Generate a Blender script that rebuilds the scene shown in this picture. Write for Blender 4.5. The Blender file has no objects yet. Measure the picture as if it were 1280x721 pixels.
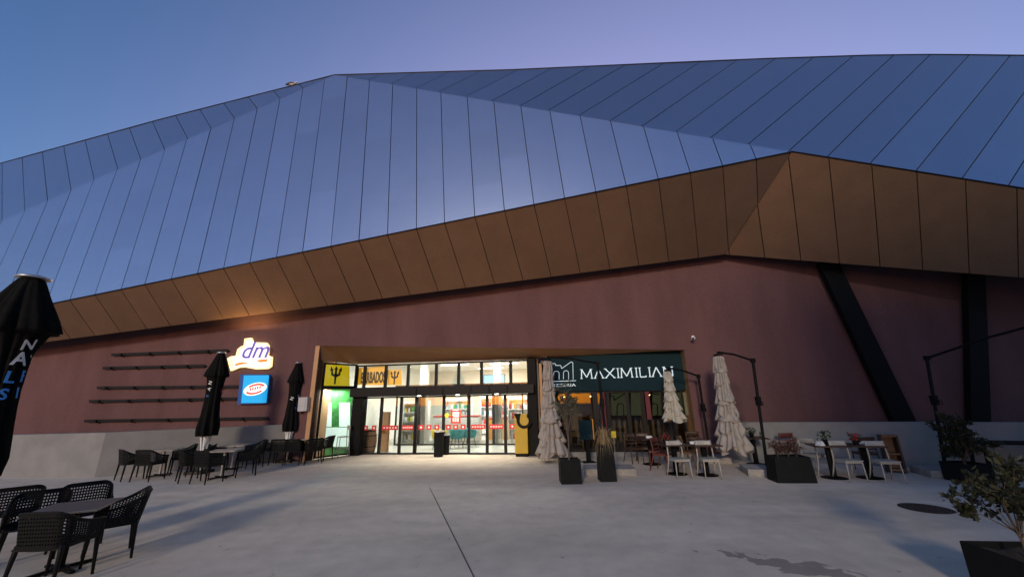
import bpy, math, random
import numpy as np
from mathutils import Vector, Matrix
random.seed(7)
rnd = random.uniform
PI = math.pi
scene = bpy.context.scene
col = scene.collection
V3 = lambda *a: np.array(a, float)
nz = lambda v: v / np.linalg.norm(v)

# ------------------------------------------------------------------ surveying: camera model used to measure the place from the photo
F = 481.; TH = math.radians(16.0); RO = math.radians(1.2); EYE = 2.0
O = V3(0, 0, EYE)
def ray(x, y):
    u = x - 640; v = y - 360.5
    c, s = math.cos(RO), math.sin(RO)
    u, v = u*c - v*s, u*s + v*c
    return nz(V3(u, F*math.cos(TH) + v*math.sin(TH), F*math.sin(TH) - v*math.cos(TH)))
def G(x, y, z=0.):
    d = ray(x, y); return O + d*((z - EYE)/d[2])
def atY(x, y, Y):
    d = ray(x, y); return O + d*(Y/d[1])
def hit(x, y, p, n):
    d = ray(x, y); return O + d*(np.dot(p - O, n)/np.dot(d, n))

# ------------------------------------------------------------------ materials
def mat(name, color, rough=.6, metal=0., var=.12, scale=6., bump=0., bscale=60., spec=.5, island=0., rvar=0., detail=4, speck=0., sscale=30., stretch=(1, 1, 1), nstretch=None):
    m = bpy.data.materials.new(name); m.use_nodes = True
    nt = m.node_tree; b = nt.nodes['Principled BSDF']
    b.inputs['Roughness'].default_value = rough; b.inputs['Metallic'].default_value = metal
    b.inputs['Specular IOR Level'].default_value = spec
    tc = nt.nodes.new('ShaderNodeTexCoord')
    n = nt.nodes.new('ShaderNodeTexNoise'); n.inputs['Scale'].default_value = scale; n.inputs['Detail'].default_value = detail
    if nstretch:
        ns = nt.nodes.new('ShaderNodeMapping'); ns.inputs['Scale'].default_value = nstretch; nt.links.new(tc.outputs['Object'], ns.inputs['Vector']); nt.links.new(ns.outputs['Vector'], n.inputs['Vector'])
    else: nt.links.new(tc.outputs['Object'], n.inputs['Vector'])
    mr = nt.nodes.new('ShaderNodeMapRange'); mr.inputs['From Min'].default_value = .3; mr.inputs['From Max'].default_value = .7
    mr.inputs['To Min'].default_value = 1-var; mr.inputs['To Max'].default_value = 1+var
    nt.links.new(n.outputs['Fac'], mr.inputs['Value'])
    fac = mr.outputs['Result']
    if speck:
        mp = nt.nodes.new('ShaderNodeMapping'); mp.inputs['Scale'].default_value = stretch; nt.links.new(tc.outputs['Object'], mp.inputs['Vector'])
        n3 = nt.nodes.new('ShaderNodeTexNoise'); n3.inputs['Scale'].default_value = sscale; n3.inputs['Detail'].default_value = 3; nt.links.new(mp.outputs['Vector'], n3.inputs['Vector'])
        m4 = nt.nodes.new('ShaderNodeMapRange'); m4.inputs['From Min'].default_value = .3; m4.inputs['From Max'].default_value = .7; m4.inputs['To Min'].default_value = 1-speck; m4.inputs['To Max'].default_value = 1+speck
        nt.links.new(n3.outputs['Fac'], m4.inputs['Value']); m5 = nt.nodes.new('ShaderNodeMath'); m5.operation = 'MULTIPLY'
        nt.links.new(fac, m5.inputs[0]); nt.links.new(m4.outputs['Result'], m5.inputs[1]); fac = m5.outputs[0]
    if island:
        g = nt.nodes.new('ShaderNodeNewGeometry')
        m2 = nt.nodes.new('ShaderNodeMapRange'); m2.inputs['To Min'].default_value = 1-island; m2.inputs['To Max'].default_value = 1+island
        nt.links.new(g.outputs['Random Per Island'], m2.inputs['Value'])
        mm = nt.nodes.new('ShaderNodeMath'); mm.operation = 'MULTIPLY'
        nt.links.new(fac, mm.inputs[0]); nt.links.new(m2.outputs['Result'], mm.inputs[1]); fac = mm.outputs[0]
    vm = nt.nodes.new('ShaderNodeVectorMath'); vm.operation = 'SCALE'
    vm.inputs[0].default_value = color[:3]; nt.links.new(fac, vm.inputs['Scale'])
    nt.links.new(vm.outputs['Vector'], b.inputs['Base Color'])
    if rvar:
        m3 = nt.nodes.new('ShaderNodeMapRange'); m3.inputs['From Min'].default_value = .3; m3.inputs['From Max'].default_value = .7
        m3.inputs['To Min'].default_value = max(.02, rough-rvar); m3.inputs['To Max'].default_value = rough+rvar
        nt.links.new(n.outputs['Fac'], m3.inputs['Value']); nt.links.new(m3.outputs['Result'], b.inputs['Roughness'])
    if bump:
        n2 = nt.nodes.new('ShaderNodeTexNoise'); n2.inputs['Scale'].default_value = bscale; n2.inputs['Detail'].default_value = 5
        nt.links.new(tc.outputs['Object'], n2.inputs['Vector'])
        bp = nt.nodes.new('ShaderNodeBump'); bp.inputs['Strength'].default_value = bump; bp.inputs['Distance'].default_value = .01
        nt.links.new(n2.outputs['Fac'], bp.inputs['Height']); nt.links.new(bp.outputs['Normal'], b.inputs['Normal'])
    return m
def emit(name, color, strength):
    m = bpy.data.materials.new(name); m.use_nodes = True
    b = m.node_tree.nodes['Principled BSDF']
    b.inputs['Base Color'].default_value = (*color, 1)
    b.inputs['Emission Color'].default_value = (*color, 1); b.inputs['Emission Strength'].default_value = strength
    return m
def glass(name, tint=(1, 1, 1), refl=.06, rough=.02):
    m = bpy.data.materials.new(name); m.use_nodes = True
    nt = m.node_tree; nt.nodes.remove(nt.nodes['Principled BSDF']); out = nt.nodes['Material Output']
    t = nt.nodes.new('ShaderNodeBsdfTransparent'); t.inputs[0].default_value = (*tint, 1)
    g = nt.nodes.new('ShaderNodeBsdfGlossy'); g.inputs['Roughness'].default_value = rough
    lw = nt.nodes.new('ShaderNodeFresnel'); lw.inputs['IOR'].default_value = 1.5
    mx = nt.nodes.new('ShaderNodeMixShader')
    nt.links.new(lw.outputs[0], mx.inputs[0]); nt.links.new(t.outputs[0], mx.inputs[1]); nt.links.new(g.outputs[0], mx.inputs[2])
    nt.links.new(mx.outputs[0], out.inputs[0])
    return m

M = {}
M['clad'] = mat('satin_cladding', (.375, .43, .545), .27, .93, var=.02, scale=1.2, island=.05, speck=.05, sscale=26.)
M['clad_back'] = mat('cladding_gap', (.012, .012, .014), .9)
M['bronze'] = mat('bronze_cladding', (.265, .15, .085), .42, .7, speck=.07, sscale=22., var=.06, scale=1.5, island=.06, rvar=.015, bump=.03, bscale=40)
M['stucco'] = mat('red_brown_render', (.130, .068, .068), .92, var=.13, scale=1.4, nstretch=(1., 1., .22), bump=.7, bscale=30, spec=.2, detail=9, speck=.09, sscale=14., stretch=(1., 1., 2.2))
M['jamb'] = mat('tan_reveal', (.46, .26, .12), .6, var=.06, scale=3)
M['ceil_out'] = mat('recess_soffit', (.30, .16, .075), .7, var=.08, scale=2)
M['conc'] = mat('cast_concrete', (.235, .23, .222), .85, var=.14, scale=1.6, bump=.25, bscale=45, detail=8)
M['slab'] = mat('rough_concrete_slab', (.30, .28, .26), .9, var=.2, scale=9, bump=.5, bscale=50)
M['black'] = mat('black_metal', (.004, .004, .0045), .6, 0., spec=.15, var=.1)
M['frame'] = mat('dark_aluminium', (.006, .006, .007), .5, 0., spec=.2, var=.1)
M['resin'] = mat('black_resin', (.006, .006, .006), .55, spec=.2, var=.15, scale=20)
M['blackcloth'] = mat('black_canvas', (.008, .008, .0075), .95, spec=.1, var=.25, scale=14, bump=.4, bscale=120)
M['darkprint'] = mat('blue_print', (.03, .16, .42), .8)
M['blueprint'] = mat('bright_blue_print', (.06, .30, .75), .8)
M['whiteprint'] = mat('white_print', (.75, .75, .73), .8, var=.06)
M['redprint'] = mat('red_print', (.13, .022, .03), .8, var=.06)
M['cream'] = mat('cream_canvas', (.325, .295, .27), .95, var=.12, scale=7, bump=.3, bscale=60)
M['cream2'] = mat('pale_cream_canvas', (.43, .41, .345), .95, var=.10, scale=7, bump=.3, bscale=60)
M['tabletop'] = mat('grey_laminate', (.12, .112, .105), .38, var=.08, scale=14)
M['lighttop'] = mat('pale_wood_top', (.42, .35, .27), .35, var=.12, scale=10)
M['steel'] = mat('brushed_steel', (.55, .55, .56), .4, .9, var=.08)
M['whitemetal'] = mat('white_lacquered_metal', (.36, .345, .305), .45, var=.05)
M['darkwood'] = mat('dark_wood', (.045, .022, .014), .5, var=.3, scale=9)
M['redwood'] = mat('red_brown_wood', (.11, .025, .018), .5, var=.25, scale=9)
M['wood'] = mat('honey_wood', (.20, .105, .05), .55, var=.25, scale=8)
M['planter'] = mat('anthracite_planter', (.007, .008, .0085), .7, spec=.15, var=.2, scale=5)
M['soil'] = mat('soil', (.035, .024, .016), .95, var=.3, scale=25, bump=.6)
M['bark'] = mat('bark', (.10, .07, .05), .9, var=.3, scale=30, bump=.5)
M['olive'] = mat('olive_leaf', (.075, .085, .05), .6, island=.4)
M['leaf'] = mat('green_leaf', (.04, .06, .022), .5, island=.45)
M['leafdark'] = mat('dark_olive_leaf', (.030, .032, .016), .55, spec=.25, island=.5)
M['leafred'] = mat('russet_leaf', (.075, .035, .022), .55, island=.45)
M['dry'] = mat('dry_grass', (.26, .19, .10), .8, island=.4)
M['petal'] = mat('red_petal', (.34, .015, .02), .6, island=.3)
M['yellow'] = mat('post_yellow', (.46, .30, .008), .4, var=.04)
M['teal'] = mat('dark_teal_board', (.004, .022, .030), .7, var=.06, spec=.15)
M['white'] = mat('white_paint', (.78, .78, .76), .5, var=.04)
M['offwhite'] = mat('interior_plaster', (.66, .66, .60), .8, var=.05)
M['tile'] = mat('interior_tile', (.46, .45, .40), .3, var=.07, scale=2)
M['red'] = mat('red_vinyl', (.55, .02, .02), .45, var=.05)
M['yellowlit'] = emit('backlit_yellow', (.80, .58, .01), .14)
M['posterglow'] = emit('glow_poster', (.80, 1., .92), .13)  # emission stands in for room light falling on the posters
M['orangelit'] = emit('backlit_orange', (.85, .42, .03), .12)
M['orange'] = mat('orange_board', (.75, .33, .03), .5, var=.05)
M['green'] = mat('green_board', (.05, .28, .06), .6, var=.45, scale=5)
M['yellowboard'] = mat('yellow_board', (.72, .55, .02), .5, var=.05)
M['tealseat'] = mat('teal_upholstery', (.04, .22, .23), .8)
M['film'] = mat('olive_window_film', (.15, .16, .095), .7, var=.06)
M['cabinet'] = mat('grey_cabinet', (.42, .43, .44), .5, var=.05)
M['iron'] = mat('cast_iron', (.045, .038, .034), .7, .4, var=.3, scale=18, bump=.5, bscale=30)
M['joint'] = mat('joint_filler', (.05, .047, .044), .9)
M['gullw'] = mat('white_plumage', (.6, .58, .55), .8); M['gullg'] = mat('grey_plumage', (.10, .10, .11), .8); M['beak'] = mat('yellow_beak', (.5, .3, .03), .5)
M['signwhite'] = emit('lit_sign_face', (1., .77, .36), .33)
M['signface'] = emit('lit_sign_white', (1., .95, .9), .26)
M['signpurple'] = emit('lit_sign_purple', (.10, .07, .34), .22)
M['signorange'] = emit('lit_sign_orange', (.95, .22, .03), .2)
M['signblue'] = emit('lit_sign_blue', (.0, .30, .62), .22)
M['signblueside'] = emit('lit_sign_side', (.0, .05, .22), .08)
M['signred'] = emit('lit_sign_red', (.75, .05, .03), .15)
M['tube'] = emit('ceiling_lamp', (1., .97, .88), 3.)
M['spot'] = emit('downlight', (1., .95, .82), 6.)
M['screen'] = emit('blue_screen', (.12, .55, .85), .3)
M['glass'] = glass('clear_glass', (.96, .98, .97))
M['glassdark'] = glass('grey_glass', (.72, .76, .74))
M['lampwhite'] = emit('pinpoint_light', (1., .95, 1.), 5.)
M['litletter'] = emit('lit_letters', (.62, .78, .85), .095)

def ground_material():
    m = bpy.data.materials.new('plaza_concrete'); m.use_nodes = True
    nt = m.node_tree; b = nt.nodes['Principled BSDF']; L = nt.links.new
    tc = nt.nodes.new('ShaderNodeTexCoord')
    def noise(s, d=6, dist=0, src=tc.outputs['Object']):
        n = nt.nodes.new('ShaderNodeTexNoise'); n.inputs['Scale'].default_value = s; n.inputs['Detail'].default_value = d; n.inputs['Distortion'].default_value = dist
        L(src, n.inputs['Vector']); return n.outputs['Fac']
    def mr(v, a, c, d, e):
        r = nt.nodes.new('ShaderNodeMapRange'); r.inputs['From Min'].default_value = a; r.inputs['From Max'].default_value = c
        r.inputs['To Min'].default_value = d; r.inputs['To Max'].default_value = e; L(v, r.inputs['Value']); return r.outputs['Result']
    def mul(a, c, op='MULTIPLY'):
        r = nt.nodes.new('ShaderNodeMath'); r.operation = op; L(a, r.inputs[0])
        if isinstance(c, float): r.inputs[1].default_value = c
        else: L(c, r.inputs[1])
        return r.outputs[0]
    mp = nt.nodes.new('ShaderNodeMapping'); mp.inputs['Scale'].default_value = (.5, 1.6, 1); L(tc.outputs['Object'], mp.inputs['Vector'])
    f = mul(mr(noise(.55, 5, .6, mp.outputs['Vector']), .3, .7, .86, 1.12), mr(noise(3.2, 8), .3, .7, .92, 1.08))
    f = mul(f, mr(noise(55, 3), .3, .7, .93, 1.07))
    f = mul(f, mr(noise(7., 2, 1.5), .24, .30, .74, 1.))
    vo = nt.nodes.new('ShaderNodeTexVoronoi'); vo.inputs['Scale'].default_value = 1.9; L(tc.outputs['Object'], vo.inputs['Vector'])
    f = mul(f, mr(vo.outputs['Distance'], .035, .055, .62, 1.))          # trodden gum and drips          # old spots
    # plant shadow painted into the paving colour, ragged outline, long axis across the plaza
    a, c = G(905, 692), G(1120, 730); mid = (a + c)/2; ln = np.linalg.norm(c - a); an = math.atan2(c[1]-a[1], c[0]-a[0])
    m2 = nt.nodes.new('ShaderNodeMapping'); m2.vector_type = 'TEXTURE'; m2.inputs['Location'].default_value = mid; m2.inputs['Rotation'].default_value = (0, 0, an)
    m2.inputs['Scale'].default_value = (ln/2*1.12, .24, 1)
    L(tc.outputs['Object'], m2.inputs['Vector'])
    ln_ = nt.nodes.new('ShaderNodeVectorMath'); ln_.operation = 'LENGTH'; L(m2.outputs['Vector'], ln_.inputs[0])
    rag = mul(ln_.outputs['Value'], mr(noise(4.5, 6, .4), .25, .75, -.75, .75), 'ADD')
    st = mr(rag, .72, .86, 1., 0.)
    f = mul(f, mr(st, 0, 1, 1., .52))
    vm = nt.nodes.new('ShaderNodeVectorMath'); vm.operation = 'SCALE'; vm.inputs[0].default_value = (.68, .58, .465); L(f, vm.inputs['Scale'])
    L(vm.outputs['Vector'], b.inputs['Base Color'])
    L(mr(noise(1.3, 4), .3, .7, .62, .85), b.inputs['Roughness'])
    b.inputs['Specular IOR Level'].default_value = .12
    bp = nt.nodes.new('ShaderNodeBump'); bp.inputs['Strength'].default_value = .35; bp.inputs['Distance'].default_value = .006
    L(noise(70, 5), bp.inputs['Height']); L(bp.outputs['Normal'], b.inputs['Normal'])
    return m
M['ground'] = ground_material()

# ------------------------------------------------------------------ mesh builder
INV = {}          # object name -> matrix taking world coordinates to the object's local ones
class MB:
    def __init__(s): s.v = []; s.f = []; s.mi = []
    def add(s, vs, fs, mi=0):
        o = len(s.v); s.v += [tuple(map(float, p)) for p in vs]
        for q in fs: s.f.append(tuple(i + o for i in q)); s.mi.append(mi)
        return s
    def box(s, c, d, rz=0., mi=0, R=None):
        hx, hy, hz = d[0]/2, d[1]/2, d[2]/2
        R = R or Matrix.Rotation(rz, 3, 'Z')
        vs = [Vector(c) + R @ Vector((sx*hx, sy*hy, sz*hz)) for sx in (-1, 1) for sy in (-1, 1) for sz in (-1, 1)]
        return s.add(vs, [(0, 1, 3, 2), (4, 6, 7, 5), (0, 4, 5, 1), (2, 3, 7, 6), (0, 2, 6, 4), (1, 5, 7, 3)], mi)
    def slab(s, pts, n, th, mi=0):           # planar polygon pts with outward normal n, extruded inwards by th
        pts = [np.array(p, float) for p in pts]; k = len(pts)
        nn = np.zeros(3)
        for i in range(k): nn += np.cross(pts[i]-pts[0], pts[(i+1) % k]-pts[0])
        if np.dot(nn, n) < 0: pts = pts[::-1]
        vs = pts + [p - np.array(n)*th for p in pts]
        fs = [tuple(range(k)), tuple(range(2*k-1, k-1, -1))] + [(i, i+k, (i+1) % k + k, (i+1) % k) for i in range(k)]
        return s.add(vs, fs, mi)
    def tube(s, path, r, seg=8, mi=0, cap=True):
        path = [Vector(p) for p in path]; k = len(path)
        rs = r if isinstance(r, (list, tuple)) else [r]*k
        vs = []; up = None
        for i, p in enumerate(path):
            t = (path[min(i+1, k-1)] - path[max(i-1, 0)]).normalized()
            if up is None: up = Vector((0, 0, 1)) if abs(t.z) < .9 else Vector((0, 1, 0))
            a = t.cross(up).normalized(); b = a.cross(t).normalized(); up = b
            for j in range(seg):
                an = 2*PI*j/seg; vs.append(p + (a*math.cos(an) + b*math.sin(an))*rs[i])
        fs = [(i*seg+j, i*seg+(j+1) % seg, (i+1)*seg+(j+1) % seg, (i+1)*seg+j) for i in range(k-1) for j in range(seg)]
        if cap: fs += [tuple(range(seg-1, -1, -1)), tuple(range((k-1)*seg, k*seg))]
        return s.add(vs, fs, mi)
    def bar(s, p, q, w, h, mi=0, up=(0, 0, 1)):
        p, q = Vector(p), Vector(q); t = (q-p).normalized(); u = Vector(up)
        if abs(t.dot(u)) > .98: u = Vector((0, 1, 0))
        a = t.cross(u).normalized()*w/2; b = a.cross(t).normalized()*h/2
        vs = [p-a-b, p+a-b, p+a+b, p-a+b, q-a-b, q+a-b, q+a+b, q-a+b]
        return s.add(vs, [(0, 3, 2, 1), (4, 5, 6, 7), (0, 1, 5, 4), (1, 2, 6, 5), (2, 3, 7, 6), (3, 0, 4, 7)], mi)
    def lathe(s, prof, c=(0, 0, 0), seg=20, mi=0, sx=1., sy=1.):
        vs = [(c[0]+r*math.cos(2*PI*j/seg)*sx, c[1]+r*math.sin(2*PI*j/seg)*sy, c[2]+z) for r, z in prof for j in range(seg)]
        k = len(prof)
        fs = [(i*seg+j, i*seg+(j+1) % seg, (i+1)*seg+(j+1) % seg, (i+1)*seg+j) for i in range(k-1) for j in range(seg)]
        fs += [tuple(range(seg-1, -1, -1)), tuple(range((k-1)*seg, k*seg))]
        return s.add(vs, fs, mi)
    def grid(s, fn, nu, nv, mi=0, closed=False):
        vs = [fn(i/(nu if closed else nu-1), j/(nv-1)) for j in range(nv) for i in range(nu)]
        fs = [(j*nu+i, j*nu+(i+1) % nu, (j+1)*nu+(i+1) % nu, (j+1)*nu+i) for j in range(nv-1) for i in range(nu if closed else nu-1)]
        return s.add(vs, fs, mi)
    def build(s, name, m, parent=None, world=False, bevel=0., smooth=False, solid=0.):
        me = bpy.data.meshes.new(name)
        vs = s.v
        inv = INV.get(parent.name) if parent else None
        if world and inv is not None: vs = [tuple(inv @ Vector(p)) for p in vs]
        me.from_pydata(vs, [], s.f); me.update()
        for x in (m if isinstance(m, list) else [m]): me.materials.append(M[x] if isinstance(x, str) else x)
        me.polygons.foreach_set('material_index', s.mi)
        if smooth: me.polygons.foreach_set('use_smooth', [True]*len(me.polygons))
        o = bpy.data.objects.new(name, me); col.objects.link(o)
        if parent:
            o.parent = parent
            if inv is not None: INV[o.name] = inv
        if solid:
            d = o.modifiers.new('thick', 'SOLIDIFY'); d.thickness = solid; d.offset = 0
        if bevel:
            d = o.modifiers.new('edge', 'BEVEL'); d.width = bevel; d.segments = 2; d.limit_method = 'ANGLE'; d.angle_limit = .6
        return o
def tag(o, label=None, cat=None, group=None, kind=None):
    for k, x in (('label', label), ('category', cat), ('group', group), ('kind', kind)):
        if x: o[k] = x
    return o
def thing(name, label, cat, loc=(0, 0, 0), rz=0., group=None):
    o = bpy.data.objects.new(name, None); col.objects.link(o); o.empty_display_size = .2
    o.location = tuple(map(float, loc)); o.rotation_euler = (0, 0, rz)
    INV[o.name] = (Matrix.Translation(tuple(map(float, loc))) @ Matrix.Rotation(rz, 4, 'Z')).inverted()
    return tag(o, label, cat, group)
KIDS = {}
def copy_tree(o, parent=None):
    c = o.copy(); col.objects.link(c)
    if parent: c.parent = parent
    for ch in [x for x in bpy.data.objects if x.parent == o]: copy_tree(ch, c)
    return c
def put(proto, used, loc, rz, label, group=None, s=1.):
    o = proto if not used[0] else copy_tree(proto)
    used[0] = True
    o.location = (float(loc[0]), float(loc[1]), float(loc[2]) if len(loc) > 2 else 0.); o.rotation_euler = (0, 0, rz); o.scale = (s, s, s)
    o['label'] = label
    if group: o['group'] = group
    return o
def text_geo(body, size=1., shear=0., align='CENTER', bold=0.):
    cu = bpy.data.curves.new('txt', 'FONT'); cu.body = body; cu.size = size; cu.shear = shear; cu.align_x = align; cu.offset = bold; cu.resolution_u = 3
    ob = bpy.data.objects.new('txt', cu); col.objects.link(ob)
    bpy.context.view_layer.update()
    ev = ob.evaluated_get(bpy.context.evaluated_depsgraph_get()); me = ev.to_mesh()
    vs = [tuple(v.co) for v in me.vertices]; fs = [tuple(p.vertices) for p in me.polygons]
    ev.to_mesh_clear(); bpy.data.objects.remove(ob); bpy.data.curves.remove(cu)
    return vs, fs
def add_flat(mb, vs, fs, o, ex, ey, en, th=.01, mi=0):     # 2D outline laid in a frame and given thickness
    o, ex, ey, en = (np.array(a, float) for a in (o, ex, ey, en))
    k = len(vs)
    p0 = [o + ex*v[0] + ey*v[1] + en*th for v in vs]; p1 = [o + ex*v[0] + ey*v[1] for v in vs]
    edge = {}
    for f in fs:
        for i in range(len(f)): edge[(f[i], f[(i+1) % len(f)])] = edge.get((f[i], f[(i+1) % len(f)]), 0) + 1
    side = [(a, a+k, b+k, b) for (a, b) in edge if (b, a) not in edge]
    mb.add(p0 + p1, list(fs) + [tuple(i+k for i in reversed(f)) for f in fs] + side, mi)

# ------------------------------------------------------------------ the shell of the building
A = atY(60, 427, 15.2); Bp = atY(901, 319, 13.0)
dB, dM, dR, dUL, dBR = ray(1003, 1654), ray(524, -827), ray(1695, -458), ray(5, -266), ray(1319, 2977)
nBL = nz(np.cross(Bp - A, dB)); T = hit(990, 190, A, nBL); B0 = hit(72, 378, A, nBL)
nM = nz(np.cross(T - B0, dM)); P0 = hit(418, 94, T, nM); FL = hit(31, 263, T, nM)
nR = nz(np.cross(T - P0, dR)); TR = hit(1280, 236, T, nR)
nUL = nz(np.cross(P0 - FL, dUL)); nBR = nz(np.cross(TR - T, dBR))
toward = lambda n, p: n if np.dot(n, O - p) > 0 else -n
nBL, nM, nR, nUL, nBR = toward(nBL, T), toward(nM, T), toward(nR, T), toward(nUL, P0), toward(nBR, T)
hM = lambda x, y: hit(x, y, T, nM)
hR = lambda x, y: hit(x, y, T, nR)
hU = lambda x, y: hit(x, y, P0, nUL)
hB = lambda x, y: hit(x, y, A, nBL)
hBR = lambda x, y: hit(x, y, T, nBR)
def along(a, b, t): return a + (b - a)*t
# extended corners (beyond the frame on both sides)
FLx = along(P0, FL, 1.45); B0x = along(T, B0, 1.30); Ax = along(Bp, A, 1.32); TRx = along(T, TR, 2.0)
inner = hB(905, 318); inner2 = hBR(905, 318)

def cut(poly, a, b):                        # clip a 2D polygon to a <= s <= b
    for sgn, lim in ((1, a), (-1, -b)):
        out = []
        for i in range(len(poly)):
            p, q = poly[i], poly[(i+1) % len(poly)]
            dp, dq = sgn*p[0] - lim, sgn*q[0] - lim
            if dp >= 0: out.append(p)
            if (dp >= 0) != (dq >= 0):
                t = dp/(dp-dq); out.append((p[0]+(q[0]-p[0])*t, p[1]+(q[1]-p[1])*t))
        poly = out
        if not poly: return []
    return poly
def facet(mb, poly, n, d, seams, gap=.027, joint=.4, th=.04, jg=.006):
    """split a planar polygon into folded-metal panels along direction d at the seam points, over a dark backing"""
    o = poly[0]; d = nz(d); e = nz(np.cross(d, n))
    to2 = lambda p: (float(np.dot(p-o, e)), float(np.dot(p-o, d)))
    to3 = lambda q: o + e*q[0] + d*q[1]
    P = [to2(p) for p in poly]; S = sorted(to2(p)[0] for p in seams)
    lo, hi = min(p[0] for p in P), max(p[0] for p in P)
    st = max(.6, S[1]-S[0]); en = max(.6, S[-1]-S[-2])
    while S[0] > lo: S.insert(0, S[0]-st)
    while S[-1] < hi: S.append(S[-1]+en)
    for i in range(len(S)-1):
        c = cut(P, S[i]+gap/2, S[i+1]-gap/2)
        if len(c) < 3: continue
        tl = rnd(-.005, .005); tv = rnd(-.0015, .0015); sm_ = (S[i]+S[i+1])/2; tm_ = sum(q[1] for q in c)/len(c)
        t0, t1 = min(q[1] for q in c), max(q[1] for q in c)
        cuts = [t0-1]
        if joint and t1 - t0 > 2:
            y = t0 + rnd(.6, 2.6)
            while y < t1-.4:
                if random.random() < .65: cuts.append(y)
                y += rnd(2., 3.4)
        cuts.append(t1+1)
        for k in range(len(cuts)-1):
            sw = cut([(q[1], q[0]) for q in c], cuts[k]+jg/2, cuts[k+1]-jg/2)
            if len(sw) > 2: mb.slab([to3((q[1], q[0])) + n*(tl*(q[1]-sm_) + tv*(q[0]-tm_)) for q in sw], n, th)
    mb.slab([p - n*(th+.015) for p in poly], n, .05, mi=1)

BLD = thing('shopping_centre', 'large shopping centre with folded dark metal roof, bronze soffit and red-brown rendered wall', 'building', (0, 15, 0))
sM = [(31, 263), (59.5, 251.5), (89, 238), (117.6, 224), (147, 210), (176, 199), (206, 187), (234, 172), (263.7, 160), (293, 148), (321.5, 135.6), (350, 123), (378.6, 110), (406, 97), (434, 97),
      (462, 100), (491, 104), (521, 110), (551, 114), (584, 120.5), (617, 125), (651, 132), (687, 137), (725, 144), (763, 151), (804, 157), (846, 164), (890, 171), (937, 179), (986, 189)]
mb = MB(); facet(mb, [B0x, T, P0, FLx], nM, dM, [hM(*p) for p in sM]); mb.build('roof_cladding', ['clad', 'clad_back'], BLD, True)
sR = sM[15:] + [(1037, 193), (1090.6, 201), (1147, 211), (1204, 221), (1260.5, 232)]
skyR = [hR(*p) for p in ((1280, 69.6), (1215, 68.8), (1160, 68.5), (1090, 69.3), (960, 73.5), (830, 79), (640, 87.5))]
skyRx = along(skyR[1], skyR[0], 5.5)
mb = MB(); facet(mb, [P0, T, TR, TRx, skyRx] + skyR, nR, dR, [hR(*p) for p in sR], joint=0); mb.build('roof_cladding', ['clad', 'clad_back'], BLD, True)
U0 = hU(0, 204.5); U1 = hU(200, 149.5)
Ux = along(U1, U0, 2.2)
mb = MB(); facet(mb, [P0, FLx, Ux, U0, U1], nUL, dUL, [hU(*p) for p in sM[:13]], joint=0); mb.build('roof_cladding', ['clad', 'clad_back'], BLD, True)
dB1 = nz(T - B0)
def edgeB(p):                               # where a main-face seam meets the bronze edge
    q = hM(*p); k = np.linalg.lstsq(np.stack([dM, -dB1], 1), B0 - q, rcond=None)[0]
    return B0 + dB1*k[1]
mb = MB(); facet(mb, [Ax, inner, T, B0x], nBL, dB, [edgeB(p) for p in sM], gap=.026, joint=0); mb.build('bronze_soffit', ['bronze', 'clad_back'], BLD, True)
LR = hBR(1280, 347); LRx = along(inner2, LR, 2.0)
mb = MB(); facet(mb, [T, inner2, LRx, TRx], nBR, dBR, [hBR(*p) for p in ((910.6, 309), (947.4, 260), (987.5, 212), (1036, 198), (1089.5, 205.6), (1146, 217), (1207, 228))], gap=.026, joint=0)
mb.build('bronze_soffit', ['bronze', 'clad_back'], BLD, True)
# thin dark drip edge where metal and bronze meet
mb = MB(); mb.tube([B0x + nM*.012, T + nM*.012], .022, 6); mb.tube([T + nR*.012, TRx + nR*.012], .022, 6); mb.build('drip_edge', 'frame', BLD, True)
# flat roof behind the skyline
top = [Ux, U0, U1, P0] + skyR[::-1] + [skyRx]
mb = MB()
for i in range(len(top)-1):
    a, b = top[i] + V3(0, .03, -.02), top[i+1] + V3(0, .03, -.02)
    mb.add([a, b, b + V3(0, 26, -1.2), a + V3(0, 26, -1.2)], [(0, 1, 2, 3)])
mb.build('flat_roof', 'conc', BLD, True)
mb = MB(); mb.tube([p + V3(0, .01, .0) for p in top], .035, 6); mb.build('ridge_cap', 'frame', BLD, True)

# the rendered wall: one straight wall with the entrance opening
W0 = V3(-7.7, 15.05, 0); W1 = V3(6.2, 13.62, 0); eW = nz(W1 - W0); nW = V3(eW[1], -eW[0], 0)
if np.dot(nW, O - W0) < 0: nW = -nW
hW = lambda x, y, off=0.: hit(x, y, W0 + nW*off, nW)
JL, JR = hW(400, 432), hW(855, 437)
wl = W0 - eW*17; wr = W1 + eW*18
jl0 = V3(JL[0], JL[1], 0); jr0 = V3(JR[0], JR[1], 0)
JL0 = hW(388.5, 545); JL0 = V3(JL0[0], JL0[1], 0); 
hi = lambda p, z: V3(p[0], p[1], z)
def lowz(p):                                # height of the bronze edge above a wall point
    a, b = (A, Bp) if p[0] < inner[0] else (inner, LR)
    t = (p[0]-a[0])/(b[0]-a[0]); return a[2] + (b[2]-a[2])*t
wt = .35
mb = MB()
mb.slab([wl, jl0, JL, hi(jl0, lowz(jl0)+.9), hi(wl, lowz(wl)+.9)], nW, wt)
mb.slab([JL, JR, hi(jr0, lowz(jr0)+.9), hi(jl0, lowz(jl0)+.9)], nW, wt)
pk = W0 + eW*np.dot(inner - W0, eW); pk[2] = 0
mb.slab([jr0, pk, hi(pk, lowz(pk)+.5), hi(jr0, lowz(jr0)+.9), JR], nW, wt)
mb.slab([pk, wr, hi(wr, 7.5), hi(pk, lowz(pk)+.5)], nW, wt)
mb.build('outer_wall', 'stucco', BLD, True)
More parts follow.
